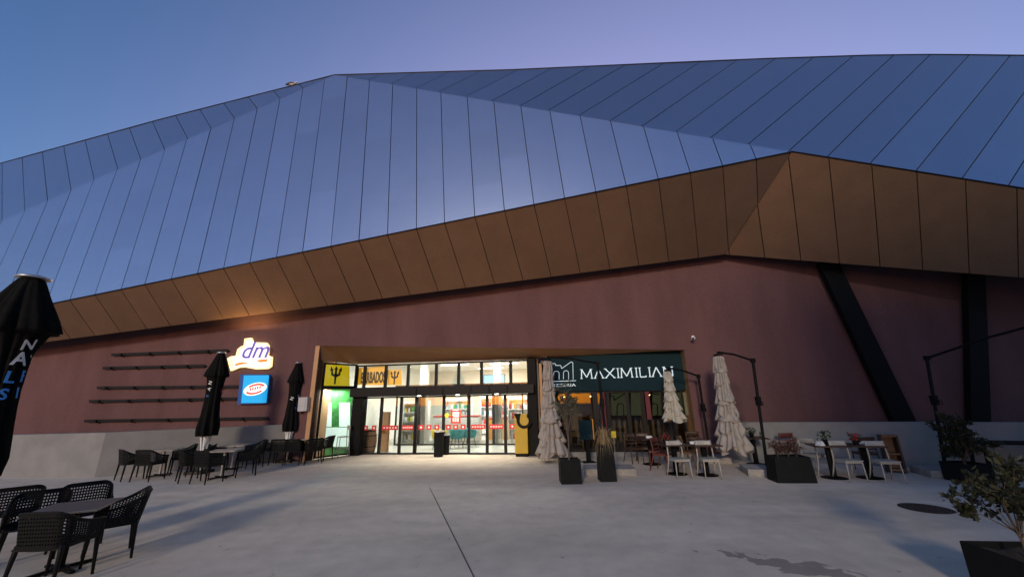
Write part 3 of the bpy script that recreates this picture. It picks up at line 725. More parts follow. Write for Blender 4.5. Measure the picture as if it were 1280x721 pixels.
def closed2d(pts): return [(x, y, 0) for x, y in pts], [tuple(range(len(pts)))]
def flat_ngon(mb, pxs, off, th, mi=0, fn=hW):
    from mathutils.geometry import tessellate_polygon
    P = [fn(x, y, off) for x, y in pxs]
    o = P[0]; two = [(float(np.dot(p-o, eW)), float(p[2]-o[2]), 0) for p in P]
    tr = tessellate_polygon([[Vector(v) for v in two]])
    ar = sum(two[i][0]*two[(i+1) % len(two)][1] - two[(i+1) % len(two)][0]*two[i][1] for i in range(len(two)))
    fs = []
    for t in tr:
        a, b, c = (two[i] for i in t)
        s = (b[0]-a[0])*(c[1]-a[1]) - (b[1]-a[1])*(c[0]-a[0])
        fs.append(tuple(t) if s > 0 else tuple(reversed(t)))
    add_flat(mb, two, fs, o, eW, UPZ, nW, th, mi)
p = hW(315, 443); DM = thing('lit_shop_sign', 'glowing white shop sign with violet letters dm above the blue sign', 'shop sign', p)
halo = [(286.5, 448), (291, 445.5), (297, 445), (299, 437), (303, 433.5), (307, 432), (308, 423.5), (316, 422.5), (318, 428), (335, 428.5), (337.5, 432), (336.5, 444.5), (341.5, 446), (340.5, 458), (336, 461), (322, 461.5), (308, 459), (300, 459.5), (290.5, 463.5)]
mb = MB(); flat_ngon(mb, halo, .06, .10); mb.build('halo_panel', 'signwhite', DM, True)
cx_, cy_ = 314, 443
inn = [(cx_ + (x-cx_)*.86, cy_ + (y-cy_)*.86) for x, y in halo]
mb = MB(); flat_ngon(mb, inn, .165, .008); mb.build('sign_face', 'signface', DM, True)
mb = MB(); vs, fs = text_geo('dm', .92, shear=.28, bold=.006); add_flat(mb, vs, fs, hW(317.0, 447.2, .176), eW, UPZ, nW, .012); mb.build('lettering', 'signpurple', DM, True)
mb = MB()
flat_ngon(mb, [(293, 457.5), (295, 454), (303, 452.2), (312, 453.8), (303, 455.2)], .176, .01); flat_ngon(mb, [(319, 450.2), (325, 449.4), (334.5, 448.4), (334, 451.6), (326, 452.8)], .176, .01)
mb.build('swoosh', 'signorange', DM, True)
p = hW(318, 487); BS = thing('blue_lit_sign', 'square bright blue sign with white oval emblem under the white sign', 'shop sign', p)
mb = MB(); flat_ngon(mb, [(300.5, 505), (334.5, 504), (338.5, 468), (304.5, 468)], .03, .16); mb.build('sign_case', 'signblueside', BS, True)
mb = MB(); flat_ngon(mb, [(301.5, 503.5), (333, 503.2), (336.5, 468.8), (305, 469)], .192, .006); mb.build('sign_face', 'signblue', BS, True)
mb = MB(); E_ = lambda rx_, ry_, cx=319, cy=486, t0=0, t1=24: [(cx + rx_*math.cos(t*PI/12) + 0*ry_, cy - ry_*math.sin(t*PI/12) - .22*rx_*math.cos(t*PI/12)) for t in range(t0, t1)]
flat_ngon(mb, E_(14.5, 7.6), .2, .006); mb.build('oval', 'signface', BS, True)
mb = MB(); flat_ngon(mb, E_(12.5, 6.4, t0=1, t1=10) + E_(9.5, 4.2, t0=1, t1=10)[::-1], .208, .004); flat_ngon(mb, E_(12.5, 6.4, t0=13, t1=22) + E_(9.5, 4.2, t0=13, t1=22)[::-1], .208, .004)
for k in range(5): flat_ngon(mb, [(312 + k*3, 488.2-k*.65), (313.8 + k*3, 487.8-k*.65), (314.2 + k*3, 484.6-k*.65), (312.4 + k*3, 485-k*.65)], .208, .004)
mb.build('emblem', 'signred', BS, True)
p = hW(378, 514, .11); CB = thing('wall_cabinet', 'small grey metal cabinet on the wall left of the entrance', 'cabinet', p)
mb = MB(); a, b, c, d = (hW(x, y, .2) for x, y in ((371.5, 514), (383, 513.5), (384.5, 496), (373, 496.5))); mb.slab([a, b, c, d], nW, .195); mb.build('case', 'cabinet', CB, True, bevel=.01)
mb = MB(); mb.slab([along(a, b, .08), along(a, b, .8), along(d, c, .8), along(d, c, .08)], nW, -.012); mb.build('door', 'cabinet', CB, True)
mb = MB(); e = along(a, b, .3); mb.tube([e - nW*.1, e - nW*.1 - UPZ*.09], .03, 8); mb.build('conduit', 'black', CB, True)
p = hW(866, 421); CM = thing('security_camera', 'small white security camera on the wall right above the restaurant sign', 'camera', p)
mb = MB(); mb.lathe([(.05, 0), (.05, .03), (.03, .04)], seg=14)
mb.v = [tuple(np.array(p) + eW*v[0] + UPZ*v[1] + nW*v[2]) for v in mb.v]; mb.build('mount', 'white', CM, True)
mb = MB(); q = p + nW*.04; mb.tube([q, q + nW*.08 - UPZ*.02, q + nW*.10 - eW*.03 - UPZ*.05], .018, 8); mb.tube([q + nW*.06 - UPZ*.06, q + nW*.24 - eW*.1 - UPZ*.10], .055, 12); mb.build('camera_body', 'white', CM, True)
mb = MB(); q2 = q + nW*.24 - eW*.1 - UPZ*.10; dd = nz(nW*.18 - eW*.1 - UPZ*.04); mb.tube([q2 + dd*.001, q2 + dd*.02], .042, 12); mb.build('lens', 'black', CM, True)

# ------------------------------------------------------------------ post box and bins
c = G(653, 569.5, 0); YB = thing('post_box', 'tall yellow parcel post box with black horn emblem beside the doors', 'post box', c, math.atan2(eE[1], eE[0]))
mb = MB(); mb.box((0, 0, .78), (.48, .40, 1.36)); mb.build('body', 'yellow', YB, bevel=.02)
mb = MB(); mb.box((0, 0, .05), (.44, .36, .1)); mb.build('plinth', 'black', YB)
mb = MB()
hx = [(-.265, .0), (-.265, .012), (.06, .012), (.06, -.0)]
pts = [(-.26, 1.475), (.02, 1.475), (.02, 1.44), (-.06, 1.36)]
arc = [(.115 + .27*math.cos(t), 1.22 + .27*math.sin(t)) for t in np.linspace(math.radians(145), math.radians(350), 16)]
arc2 = [(.13 + .17*math.cos(t), 1.22 + .17*math.sin(t)) for t in np.linspace(math.radians(350), math.radians(145), 16)]
outer = [(-.26, 1.475)] + [(-.14, 1.25)] + arc[2:]; inr = arc2[:-1] + [(-.02, 1.40), (.02, 1.475)]
allp = outer + inr
from mathutils.geometry import tessellate_polygon
tr = tessellate_polygon([[Vector((x, z, 0)) for x, z in allp]])
fs = []
for t in tr:
    a, b, d = (allp[i] for i in t); fs.append(tuple(t) if (b[0]-a[0])*(d[1]-a[1])-(b[1]-a[1])*(d[0]-a[0]) > 0 else tuple(reversed(t)))
add_flat(mb, [(x, z, 0) for x, z in allp], fs, (0, -.203, 0), (1, 0, 0), (0, 0, 1), (0, -1, 0), .02); mb.build('horn_emblem', 'black', YB)
mb = MB(); ring = [(.13 + .165*math.cos(t*PI/14), 1.22 + .165*math.sin(t*PI/14)) for t in range(28)]
add_flat(mb, [(x, z, 0) for x, z in ring], [tuple(range(28))], (0, -.203, 0), (1, 0, 0), (0, 0, 1), (0, -1, 0), .03); mb.build('disc', 'yellow', YB)
def bin_(loc, label, h, r, m):
    t = thing('litter_bin', label, 'litter bin', loc)
    mb = MB(); mb.lathe([(r*.86, 0), (r*.9, .03), (r, h*.9), (r*1.0, h*.93)], seg=26); mb.build('body', m, t, smooth=False)
    mb = MB(); mb.lathe([(r*1.06, h*.935), (r*1.06, h*.975), (r*.7, h), (r*.68, h*.95)], seg=26); mb.build('rim', 'steel', t)
    mb = MB(); mb.lathe([(r*.55, h*.93), (r*.55, h*.985)], seg=20); mb.build('ash_tray', 'black', t)
bin_(G(548, 570.5), 'round dark litter bin with pale rim before the sliding doors', .92, .19, 'planter')
bin_(G(557, 567.9), 'narrow dark litter bin close behind the round one', .74, .15, 'frame')

# ------------------------------------------------------------------ closed black parasols
def fold_canopy(mb, prof, seg=72, k=8, amp=.16, seed=0, mi=0, tw=.4, lean=(0, 0)):
    rg = random.Random(seed); ph = [rg.uniform(0, 6.28) for _ in range(4)]
    zs = [p[0] for p in prof]; N = len(prof)
    def fn(u, v):
        i = v*(N-1); a = min(int(i), N-2); t = i-a
        z = prof[a][0] + (prof[a+1][0]-prof[a][0])*t; r = prof[a][1] + (prof[a+1][1]-prof[a][1])*t; am = prof[a][2] + (prof[a+1][2]-prof[a][2])*t
        th = 2*PI*u
        w = abs(math.sin(k*th/2 + tw*z + ph[0]))**.7 - .55 + .25*math.sin(3*th + ph[1] + 2*z) * .6 + .22*math.sin((2*k+1)*th + ph[2] + 3*z)
        rr = r*(1 + am*w)
        return (rr*math.cos(th) + lean[0]*(1-v), rr*math.sin(th) + lean[1]*(1-v), z)
    mb.grid(fn, seg, N*4, mi, closed=True)
    return fn
PROF = [(2.72, .04, .1), (2.70, .075, .15), (2.30, .20, .25), (2.16, .225, .35), (2.14, .17, .3), (1.95, .14, .35), (1.6, .13, .4), (1.25, .155, .4), (.98, .185, .5), (.80, .165, .6)]
def black_parasol(loc, label, H, seed, letters, rz, wide=1., tail=1.):
    t = thing('closed_parasol', label, 'parasol', loc, rz, 'closed black parasols')
    s = H/2.8
    prof = [(z*s, r*s*wide*(tail if z < 2. else 1.), a) for z, r, a in PROF]
    mb = MB(); fn = fold_canopy(mb, prof, seed=seed, amp=.2); mb.build('canopy', 'blackcloth', t, smooth=True, solid=.006)
    mb = MB(); mb.lathe([(.02, 0), (.10*s*wide, .0), (.11*s*wide, .015), (.07*s*wide, .05), (.02, .06)], (0, 0, 2.715*s), 18); mb.build('top_cap', 'steel', t, smooth=True)
    mb = MB(); mb.tube([(0, 0, .0), (0, 0, 2.7*s)], .045, 12); mb.build('pole', 'whiteprint', t)
    mb = MB()
    for k in range(9):
        a = k*2*PI/9 + .2; r = .13*s; zt_ = .95*s - .05*(k % 3)
        mb.bar((math.cos(a)*r, math.sin(a)*r, zt_), (math.cos(a)*.07, math.sin(a)*.07, .42*s + .09*(k % 3)), .05, .012, up=(math.cos(a), math.sin(a), 0))
    mb.build('hanging_strap', 'whiteprint', t)
    mb = MB(); mb.box((0, 0, .04), (.55, .55, .08)); mb.tube([(0, 0, .08), (0, 0, .32)], .04, 12); mb.build('base_plate', 'iron', t, bevel=.01)
    # printed letters following the cloth, read down the fold that faces the plaza
    zs = [p[0] for p in prof]
    for (ch, th, z, size, m_, rot) in letters:
        vs, fs = text_geo(ch, 1., bold=.02)
        mb = MB(); out = []
        for v in vs:
            x, y = v[0]*size, (v[1]-.35)*size
            x, y = x*math.cos(rot) - y*math.sin(rot), x*math.sin(rot) + y*math.cos(rot)
            zz = z*s + y
            r = np.interp(-zz, [-q for q in zs], [p[1] for p in prof])*1.17 + .012
            an = th + x/r
            out.append((r*math.cos(an), r*math.sin(an), zz))
        mb.add(out, fs); mb.build('printed_letter', m_, t, solid=.004)
    return t
qn = G(-40, 700)
def atheight(x, y, z): return G(x, y, z)
nearU = atheight(44, 341, 3.95); nearU[2] = 0
fr = -PI/2 + .72
lz = lambda y: atY(25, y, nearU[1])[2]/(3.97/2.8)
black_parasol(nearU, 'large closed black parasol with white and blue letters at the edge nearest the camera', 3.97, 3, [
    ('N', fr+.05, lz(431), .19, 'whiteprint', .15), ('A', fr+.02, lz(448), .25, 'whiteprint', .0), ('S', fr+.75, lz(446), .17, 'whiteprint', .4), ('L', fr-.15, lz(471), .22, 'blueprint', -.05), ('E', fr+.60, lz(469), .22, 'blueprint', .1),
    ('S', fr-.2, lz(492), .20, 'blueprint', -.1), ('I', fr+.50, lz(490), .20, 'blueprint', .05)], .75, 1.22, .78)
u1 = G(249, 591); z1 = atY(267, 437.5, u1[1])[2]
black_parasol(u1, 'closed black parasol with white fringe and red patch before the blue sign', z1, 11, [('N', fr-.75, 2.0, .15, 'whiteprint', 1.3), ('A', fr-.8, 1.86, .15, 'whiteprint', 1.3), ('S', fr-.9, 1.7, .13, 'darkprint', 1.3), ('O', fr+1.1, 1.82, .24, 'redprint', 1.4)], 0, 1.)
u2 = G(357, 576.5); z2 = atY(364, 450.5, u2[1])[2]
black_parasol(u2, 'slim closed black parasol with blue print nearest the grey wall cabinet', z2, 23, [('R', fr+.5, 1.75, .17, 'whiteprint', .3), ('N', fr-.9, 1.7, .16, 'whiteprint', 1.2), ('A', fr+.4, 1.58, .16, 'darkprint', .2), ('S', fr+.1, 1.42, .16, 'darkprint', .2)], .3, .85)

# ------------------------------------------------------------------ cream cantilever parasols
def cream_parasol(base, joint, tip, zbot, rtop, rbot, tiers, label, seed, m='cream', slab=None, canopy=True):
    """base: foot of mast; joint: top of mast; tip: arm end above the canopy"""
    t = thing('cantilever_parasol', label, 'parasol', (base[0], base[1], 0), 0, 'cream cantilever parasols on the terrace')
    mb = MB(); mb.tube([(base[0], base[1], .1), joint], .038, 10); mb.build('mast', 'black', t, True)
    mb = MB(); mb.tube([joint, along(np.array(joint), np.array(tip), .5) + V3(0, 0, .05), tip], .03, 8); mb.build('arm', 'black', t, True)
    mb = MB(); k = along(V3(base[0], base[1], 0), np.array(joint), .62); mb.box(k, (.10, .13, .24)); mb.tube([k, k + V3(.02, -.15, -.02), k + V3(.02, -.16, -.12)], .012, 6); mb.build('crank', 'black', t, True)
    mb = MB(); j = np.array(joint); mb.box(j, (.10, .10, .12)); mb.build('joint', 'black', t, True)
    if canopy:
        tz = tip[2]-.10; H = tz - zbot
        rg = random.Random(seed); p1, p2, p3 = (rg.uniform(0, 6.28) for _ in range(3)); mb = MB()
        def cf(u, v):
            th = 2*PI*u; v = max(0., v)
            ti = v*tiers + .22*math.sin(2*th + p1) + .20*math.sin(5*th + p2); saw = ti % 1
            r = rtop + (rbot-rtop)*(.30*v + .70*v**2.6)
            fold = abs(math.sin(5.5*th + p3 + 1.5*v + .6*math.sin(3*th)))**.6
            r *= (.58 + .46*fold) * (.88 + .34*saw) * (1 + .10*math.sin(th + p2 + 2.5*v))
            if v < .03: r *= .45 + .55*v/.03
            return (r*math.cos(th), r*math.sin(th), -H*v*(1 + .035*math.sin(4*th + p1)*v))
        mb.grid(cf, 132, 70, closed=True)
        # ragged folds hanging from each tier
        for i in range(tiers*4):
            v = (int(i/7)+1)/tiers*rg.uniform(.9, 1.); a = rg.uniform(0, 6.28); z = -H*v; r0_ = rtop + (rbot-rtop)*(.35*v + .65*v**2.2)
            L_ = H/tiers*rg.uniform(.35, .85); wd = rg.uniform(.4, 1.0); r1_ = r0_*rg.uniform(1.0, 1.32); v = 0
            mb.grid(lambda p, q: ((r0_*.68 + (r1_-r0_*.68)*q)*math.cos(a + (p-.5)*wd*(1+q)), (r0_*.68 + (r1_-r0_*.68)*q)*math.sin(a + (p-.5)*wd*(1+q)), max(z, -H+.38*L_) + L_*.6 - L_*q + .03*math.sin(9*p)), 5, 4)
        mb.v = [(v[0]+tip[0], v[1]+tip[1], v[2]+tz) for v in mb.v]
        mb.build('canopy', m, t, True, smooth=True, solid=.008)
        mb = MB(); mb.tube([tip, (tip[0], tip[1], tz-.4*H)], .03, 8); mb.lathe([(.03, .02), (rtop*.9, .0), (rtop*.9, -.04), (.03, -.05)], (tip[0], tip[1], tz+.03), 14); mb.build('hub', 'black', t, True)
    if slab is not None:
        cx, cy, w, d, rz = slab
        for (sx, sy) in ((-1, -1), (1, -1), (-1, 1), (1, 1)):
            R = Matrix.Rotation(rz, 3, 'Z'); q = R @ Vector((sx*w/4, sy*d/4, 0)); mb = MB(); mb.box((cx+q.x, cy+q.y, .085), (w/2-.015, d/2-.015, .17), rz); mb.build('base_slab', 'slab', t, True, bevel=.015)
    return t
b = G(762, 590); j = atY(747, 454, b[1]); tp = atY(684.5, 446.5, 13.6); zb = atY(686, 570, 13.6)[2]
cream_parasol(b, j, tp, zb, .14, .48, 6, 'cream parasol tied shut, its ruffled skirt nearly touching the ground beside the post box', 5, 'cream', (b[0]-.05, b[1]-.15, 1.35, .8, -.1))
b = G(889, 577); j = atY(873, 470, b[1]); tp = atY(833.5, 459.5, 13.0); zb = atY(838, 526, 13.0)[2]
cream_parasol(b, j, tp, zb, .11, .32, 5, 'small pale cream closed parasol hanging before the restaurant sign lettering', 8, 'cream2', (b[0], b[1], .9, .8, 0))
b = G(960, 590); j = atY(941, 450.5, b[1]); tp = atY(897, 440, 11.9); zb = atY(908, 564, 11.9)[2]
cream_parasol(b, j, tp, zb, .14, .42, 6, 'tall cream closed parasol with layered ruffles before the plain red-brown wall', 14, 'cream', (b[0]-.1, b[1]-.25, 1.2, .9, -.3))
b = G(1184, 592); j = atY(1158.5, 447.5, b[1]); tp = atY(1330, 396, b[1]-2.2)
cream_parasol(b, j, tp, .5, .17, .5, 5, 'cantilever parasol whose black mast stands behind the big dark shrub', 2, 'cream', (b[0]-.15, b[1]-.25, 1.2, .9, -.35), canopy=True)

# ------------------------------------------------------------------ black perforated armchairs and their tables
def armchair():
    t = thing('armchair', 'x', 'chair', (0, 0, 0), 0, 'black perforated armchairs')
    # U-shaped shell: from the left arm round the back to the right arm; front is -Y
    def path(u):                             # u in 0..1 -> x, y, top height
        w, dp, r = .275, .25, .11
        segs = [(w, -.21, w, dp-r), None, (w-r, dp, -(w-r), dp), None, (-w, dp-r, -w, -.21)]
        L = [dp-r+.21, PI*r/2, 2*(w-r), PI*r/2, dp-r+.21]; s = u*sum(L); i = 0
        while i < 4 and s > L[i]: s -= L[i]; i += 1
        if i in (0, 2, 4): a = segs[i]; k = s/L[i]; x, y = a[0]+(a[2]-a[0])*k, a[1]+(a[3]-a[1])*k
        elif i == 1: an = s/r; x, y = w-r+r*math.cos(an), dp-r+r*math.sin(an)
        else: an = PI/2+s/r; x, y = -(w-r)+r*math.cos(an), dp-r+r*math.sin(an)
        k = min(1, max(0, (y+.21)/(dp+.21)))
        return x, y, .645 + .185*k**2.2
    def sh(u, v):
        x, y, zt_ = path(u); z = .425 + (zt_-.425)*v; k = (y+.21)/.46
        return Vector((x*(1+.05*v), y + (.07*k)*v, z))
    mb = MB(); nu, nv = 46, 10
    for i in range(nu):
        for j in range(nv):
            if i < 1 or i >= nu-1 or j < 1 or j >= nv-1:
                q = [sh(i/nu, j/nv), sh((i+1)/nu, j/nv), sh((i+1)/nu, (j+1)/nv), sh(i/nu, (j+1)/nv)]; mb.add(q, [(0, 1, 2, 3)])
            else:
                off = .0 if j % 2 else .5/nu*1.
                o_ = [sh(i/nu, j/nv), sh((i+1)/nu, j/nv), sh((i+1)/nu, (j+1)/nv), sh(i/nu, (j+1)/nv)]; c = sum(o_, Vector())/4
                sc = .50
                n_ = [c + (p-c)*sc for p in o_]
                mb.add(o_ + n_, [(a, (a+1) % 4, 4+(a+1) % 4, 4+a) for a in range(4)])
    mb.build('backrest', 'resin', t, solid=.012)
    mb = MB(); pts = [sh(i/40, 1.0) for i in range(41)]
    mb.tube([sh(0, .0), sh(0, .5)] + pts + [sh(1, .5), sh(1, 0)], .013, 8); mb.build('top_rim', 'resin', t, smooth=True)
    mb = MB()
    for i in range(9):
        for j in range(9):
            x0, x1 = -.265+.53*i/9, -.265+.53*(i+1)/9; y0, y1 = -.25+.5*j/9, -.25+.5*(j+1)/9
            f = lambda x, y: Vector((x, y, .435 - .015*math.cos(x*5) + .01*(y < -.2)))
            o_ = [f(x0, y0), f(x1, y0), f(x1, y1), f(x0, y1)]
            if 0 < i < 8 and 0 < j < 8:
                c = sum(o_, Vector())/4; n_ = [c + (p-c)*.55 for p in o_]; mb.add(o_ + n_, [(a, (a+1) % 4, 4+(a+1) % 4, 4+a) for a in range(4)])
            else: mb.add(o_, [(0, 1, 2, 3)])
    mb.build('seat', 'resin', t, solid=.02)
    for sx in (-1, 1):
        for sy in (-1, 1):
            mb = MB(); mb.tube([(sx*.245, sy*.215, .47), (sx*.25, sy*.22, .40), (sx*.275, sy*(.245 if sy > 0 else .235), 0)], [.026, .026, .015], 8); mb.build('leg', 'resin', t, smooth=True)
    return t
CH = armchair(); chu = [False]
def face(loc, tgt): return math.atan2(tgt[1]-loc[1], tgt[0]-loc[0]) + PI/2      # front (-Y) towards the target
def chair(px, tgt, label, jit=0., group='black perforated armchairs', dx=(0, 0)):
    loc = G(*px); loc = loc + V3(dx[0], dx[1], 0)
    return put(CH, chu, loc, face(loc, tgt) + jit, label, group)
def cafe_table(top, ped, w, label, rnd_=False):
    t = thing('cafe_table', label, 'table', (0, 0, 0), 0, 'square cafe tables')
    mb = MB()
    if rnd_: mb.lathe([(w/2-.01, .715), (w/2, .722), (w/2, .738), (w/2-.008, .745)], seg=36)
    else: mb.box((0, 0, .73), (w, w, .028))
    mb.build('tabletop', top, t, bevel=.008)
    mb = MB(); mb.tube([(0, 0, .045), (0, 0, .705)], .038, 14); mb.box((0, 0, .709), (.3, .3, .012)); mb.build('pedestal', ped, t)
    mb = MB()
    for k in range(4):
        a = k*PI/2 + PI/4; mb.bar((0, 0, .035), (.31*math.cos(a), .31*math.sin(a), .022), .055, .03)
    mb.lathe([(.09, .015), (.09, .045), (.045, .06)], seg=18); mb.build('foot', 'black', t)
    return t
TN = cafe_table('tabletop', 'black', .74, 'x'); tnu = [False]
TM = cafe_table('lighttop', 'steel', .72, 'x'); tmu = [False]
tn = G(74, 713); put(TN, tnu, tn, .42, 'grey topped square table ringed by black chairs nearest the camera')
chair((132, 697), tn + V3(-.2, .1, 0), 'black perforated armchair side-on at the right of the nearest grey table', .12)
chair((60, 729), tn + V3(.1, .5, 0), 'black perforated armchair seen from behind in front of the nearest grey table', -.15, dx=(0, 0))
chair((92, 681), tn, 'black perforated armchair behind the nearest grey table, facing the camera', .1)
chair((30, 700), tn + V3(0.5, -1., 0), 'black perforated armchair with see-through back at the left of the nearest table', .0)
chair((2, 679), tn + V3(-4, 3., 0), 'black armchair cut by the picture edge beside the nearest table', .1)

t1, t2, t3 = G(199, 594.5), G(276, 597), G(289, 586.5)
put(TM, tmu, t1, .3, 'pale square table farthest left along the concrete wall')
put(TM, tmu, t2, .25, 'pale square table with bright top right of the fringed parasol')
put(TM, tmu, t3, .3, 'pale square table half hidden behind the bright topped one')
chair((161, 599), t1 + V3(.3, .3, 0), 'black armchair at the far left end of the wall row, back to camera', .2)
chair((184, 600), t1 + V3(.2, .6, 0), 'black armchair beside the leftmost one of the wall row', -.1)
chair((223, 592), t1, 'black armchair facing left at the right of the leftmost pale table', .1)
chair((235, 601), t2 + V3(.2, .3, 0), 'black armchair just left of the fringed parasol pole', .1)
chair((258, 603), t2 + V3(.2, .4, 0), 'black armchair in front of the bright topped table, right of the parasol pole', -.2)
chair((305, 594), t2, 'black armchair facing left at the right of the bright topped table', .1)
chair((315, 583.5), t3, 'black armchair at the right end of the row, close to the concrete wall', .0)
chair((270, 588), t3, 'black armchair behind the parasol pole against the concrete wall', .3)
chair((247, 593), t3 + V3(-1, -1, 0), 'black armchair against the concrete wall between two pale tables', .2)
t4, t5 = G(360, 576.5), G(380, 575)
put(TM, tmu, t4 + V3(.0, -.1, 0), .2, 'pale square table beneath the slim parasol')
put(TM, tmu, t5, .15, 'pale square table nearest the shop corner window')
chair((339, 577), t4, 'black armchair at the left of the table beneath the slim parasol', 0)
chair((350, 580), t4 + V3(.2, .3, 0), 'black armchair before the slim parasol, back to camera', .2)
chair((368, 580), t5 + V3(-.1, .3, 0), 'black armchair between the two tables near the entrance', -.2)
chair((389, 579), t5 + V3(.0, .2, 0), 'black armchair before the table nearest the corner window', .1)
chair((402, 575), t5, 'black armchair nearest the corner window, facing left', .0)

# white bar chair by the black column
c = hS(427, 569, .35); c = G(427, 570.5)
BC = thing('bar_chair', 'tall white bar chair between the corner window and black column', 'chair', c, -.9)
mb = MB(); mb.box((0, 0, .72), (.36, .36, .03)); mb.build('seat', 'whitemetal', BC, bevel=.01)
mb = MB(); mb.box((0, .185, 1.05), (.34, .02, .16)); mb.build('backrest', 'whitemetal', BC, bevel=.005)
for sx in (-1, 1):
    mb = MB(); mb.tube([(sx*.16, .17, 1.13), (sx*.16, .17, .7), (sx*.19, .22, 0)], .015, 8); mb.build('leg', 'whitemetal', BC)
    mb = MB(); mb.tube([(sx*.16, -.16, .71), (sx*.19, -.2, 0)], .015, 8); mb.build('leg', 'whitemetal', BC)
mb = MB()
for a, b in (((-.18, -.18), (.18, -.18)), ((-.18, .19), (.18, .19)), ((-.18, -.18), (-.18, .19)), ((.18, -.18), (.18, .19))): mb.tube([(*a, .28), (*b, .28)], .01, 6)
mb.build('footrest', 'whitemetal', BC)

# ------------------------------------------------------------------ terrace chairs
def bistro(m, mseat, slats):
    t = thing('bistro_chair', 'x', 'chair', (0, 0, 0), 0, 'bistro chairs')
    mb = MB(); mb.box((0, 0, .45), (.42, .41, .025)); mb.build('seat', mseat, t, bevel=.012)
    for sx in (-1, 1):
        mb = MB(); mb.tube([(sx*.185, .235, .86), (sx*.19, .205, .70), (sx*.195, .18, .5), (sx*.2, .19, .38), (sx*.215, .26, .15), (sx*.225, .33, .0)], [.015, .016, .018, .018, .016, .013], 8); mb.build('leg', m, t, smooth=True)
        mb = MB(); mb.tube([(sx*.18, -.175, .445), (sx*.195, -.2, 0)], [.016, .013], 8); mb.build('leg', m, t, smooth=True)
    mb = MB(); mb.grid(lambda u, v: (.19*(2*u-1), .225 + .025*math.cos((2*u-1)*PI/2) - .03*(1-v), .73+.125*v), 10, 4); mb.build('backrest', m, t, smooth=True, solid=.018)
    if slats:
        for k in range(2):
            mb = MB(); mb.grid(lambda u, v: (.185*(2*u-1), .19 + .03*math.cos((2*u-1)*PI/2) + .02*k, .54+.09*k+.035*v), 8, 3); mb.build('back_slat', m, t, solid=.012)
    mb = MB()
    for sx in (-1, 1): mb.bar((sx*.19, -.17, .42), (sx*.19, .17, .42), .02, .04)
    for sy in (-1, 1): mb.bar((-.17, sy*.17, .42), (.17, sy*.17, .42), .02, .04)
    mb.build('seat_frame', m, t)
    return t
BW = bistro('whitemetal', 'whitemetal', False); bwu = [False]
BD = bistro('darkwood', 'darkwood', True); bdu = [False]
BRd = bistro('redwood', 'redwood', True); bru = [False]
BH = bistro('wood', 'wood', True); bhu = [False]
def bch(pr, us, px, rz, label, group): loc = G(*px); return put(pr, us, loc, rz, label, group)
wg = 'white bistro chairs on the terrace'
bch(BW, bwu, (852, 597), .05, 'white bistro chair, back to camera, below the small pale parasol', wg)
bch(BW, bwu, (889, 597), -.1, 'white bistro chair, back to camera, just left of the tall layered parasol', wg)
bch(BW, bwu, (1066, 600.5), -.05, 'white bistro chair, back to camera, first right of the wide planter', wg)
bch(BW, bwu, (1113, 602), -.22, 'white bistro chair, back to camera, nearest the diagonal strut foot', wg)
bch(BW, bwu, (1023, 591), 1.9, 'white bistro chair seen from the side, right behind the wide planter', wg)
dg = 'dark wooden terrace chairs'
bch(BD, bdu, (794, 578.5), .2, 'dark wooden slatted chair at the left end of the restaurant window', dg)
bch(BD, bdu, (806, 577.5), -.3, 'dark wooden slatted chair beside a pillar of the restaurant window', dg)
bch(BD, bdu, (869, 573), 2.8, 'dark wooden chair facing the camera behind the white chair pair', dg)
bch(BRd, bru, (831, 588), .75, 'red-brown wooden chair turned sideways left of the first white chair', 'red-brown wooden terrace chairs')
bch(BRd, bru, (822, 583), -1.9, 'red-brown wooden chair facing right beside the first dark table', 'red-brown wooden terrace chairs')
bch(BRd, bru, (984, 578), 3.0, 'red-brown wooden chair behind the wide planter, facing the camera', 'red-brown wooden terrace chairs')
bch(BH, bhu, (864, 585), .9, 'honey coloured wooden chair between the two white chairs', 'honey wooden chairs')
bch(BD, bdu, (1086, 588), 2.9, 'dark wooden chair behind the dark tables, facing the camera', dg)

def bistro_table():
    t = thing('terrace_table', 'x', 'table', (0, 0, 0), 0, 'dark terrace tables')
    mb = MB(); mb.box((0, 0, .735), (.72, .72, .03)); mb.build('tabletop', 'darkwood', t, bevel=.006)
    mb = MB(); mb.box((0, 0, .37), (.11, .11, .70)); mb.build('pedestal', 'black', t, bevel=.006)
    mb = MB(); mb.lathe([(.27, 0), (.27, .012), (.08, .035), (.06, .05)], seg=26); mb.build('foot', 'black', t)
    return t
BT = bistro_table(); btu = [False]
TT = []
for px, rz, lab in (((815, 580), .1, 'dark table by the restaurant window among dark chairs'), ((846, 592), .1, 'dark table behind the first white chair under the small pale parasol'), ((884, 593.5), 0, 'dark table behind the second white chair beside the tall parasol'),
                    ((946, 580), -.2, 'dark table standing alone behind the left end of the wide planter'), ((1043, 597), -.3, 'dark table between the wide planter and third white chair'), ((1088, 597), -.3, 'dark table between the two white chairs on the right')):
    loc = G(*px); put(BT, btu, loc, rz, lab, 'dark terrace tables'); TT.append(loc)
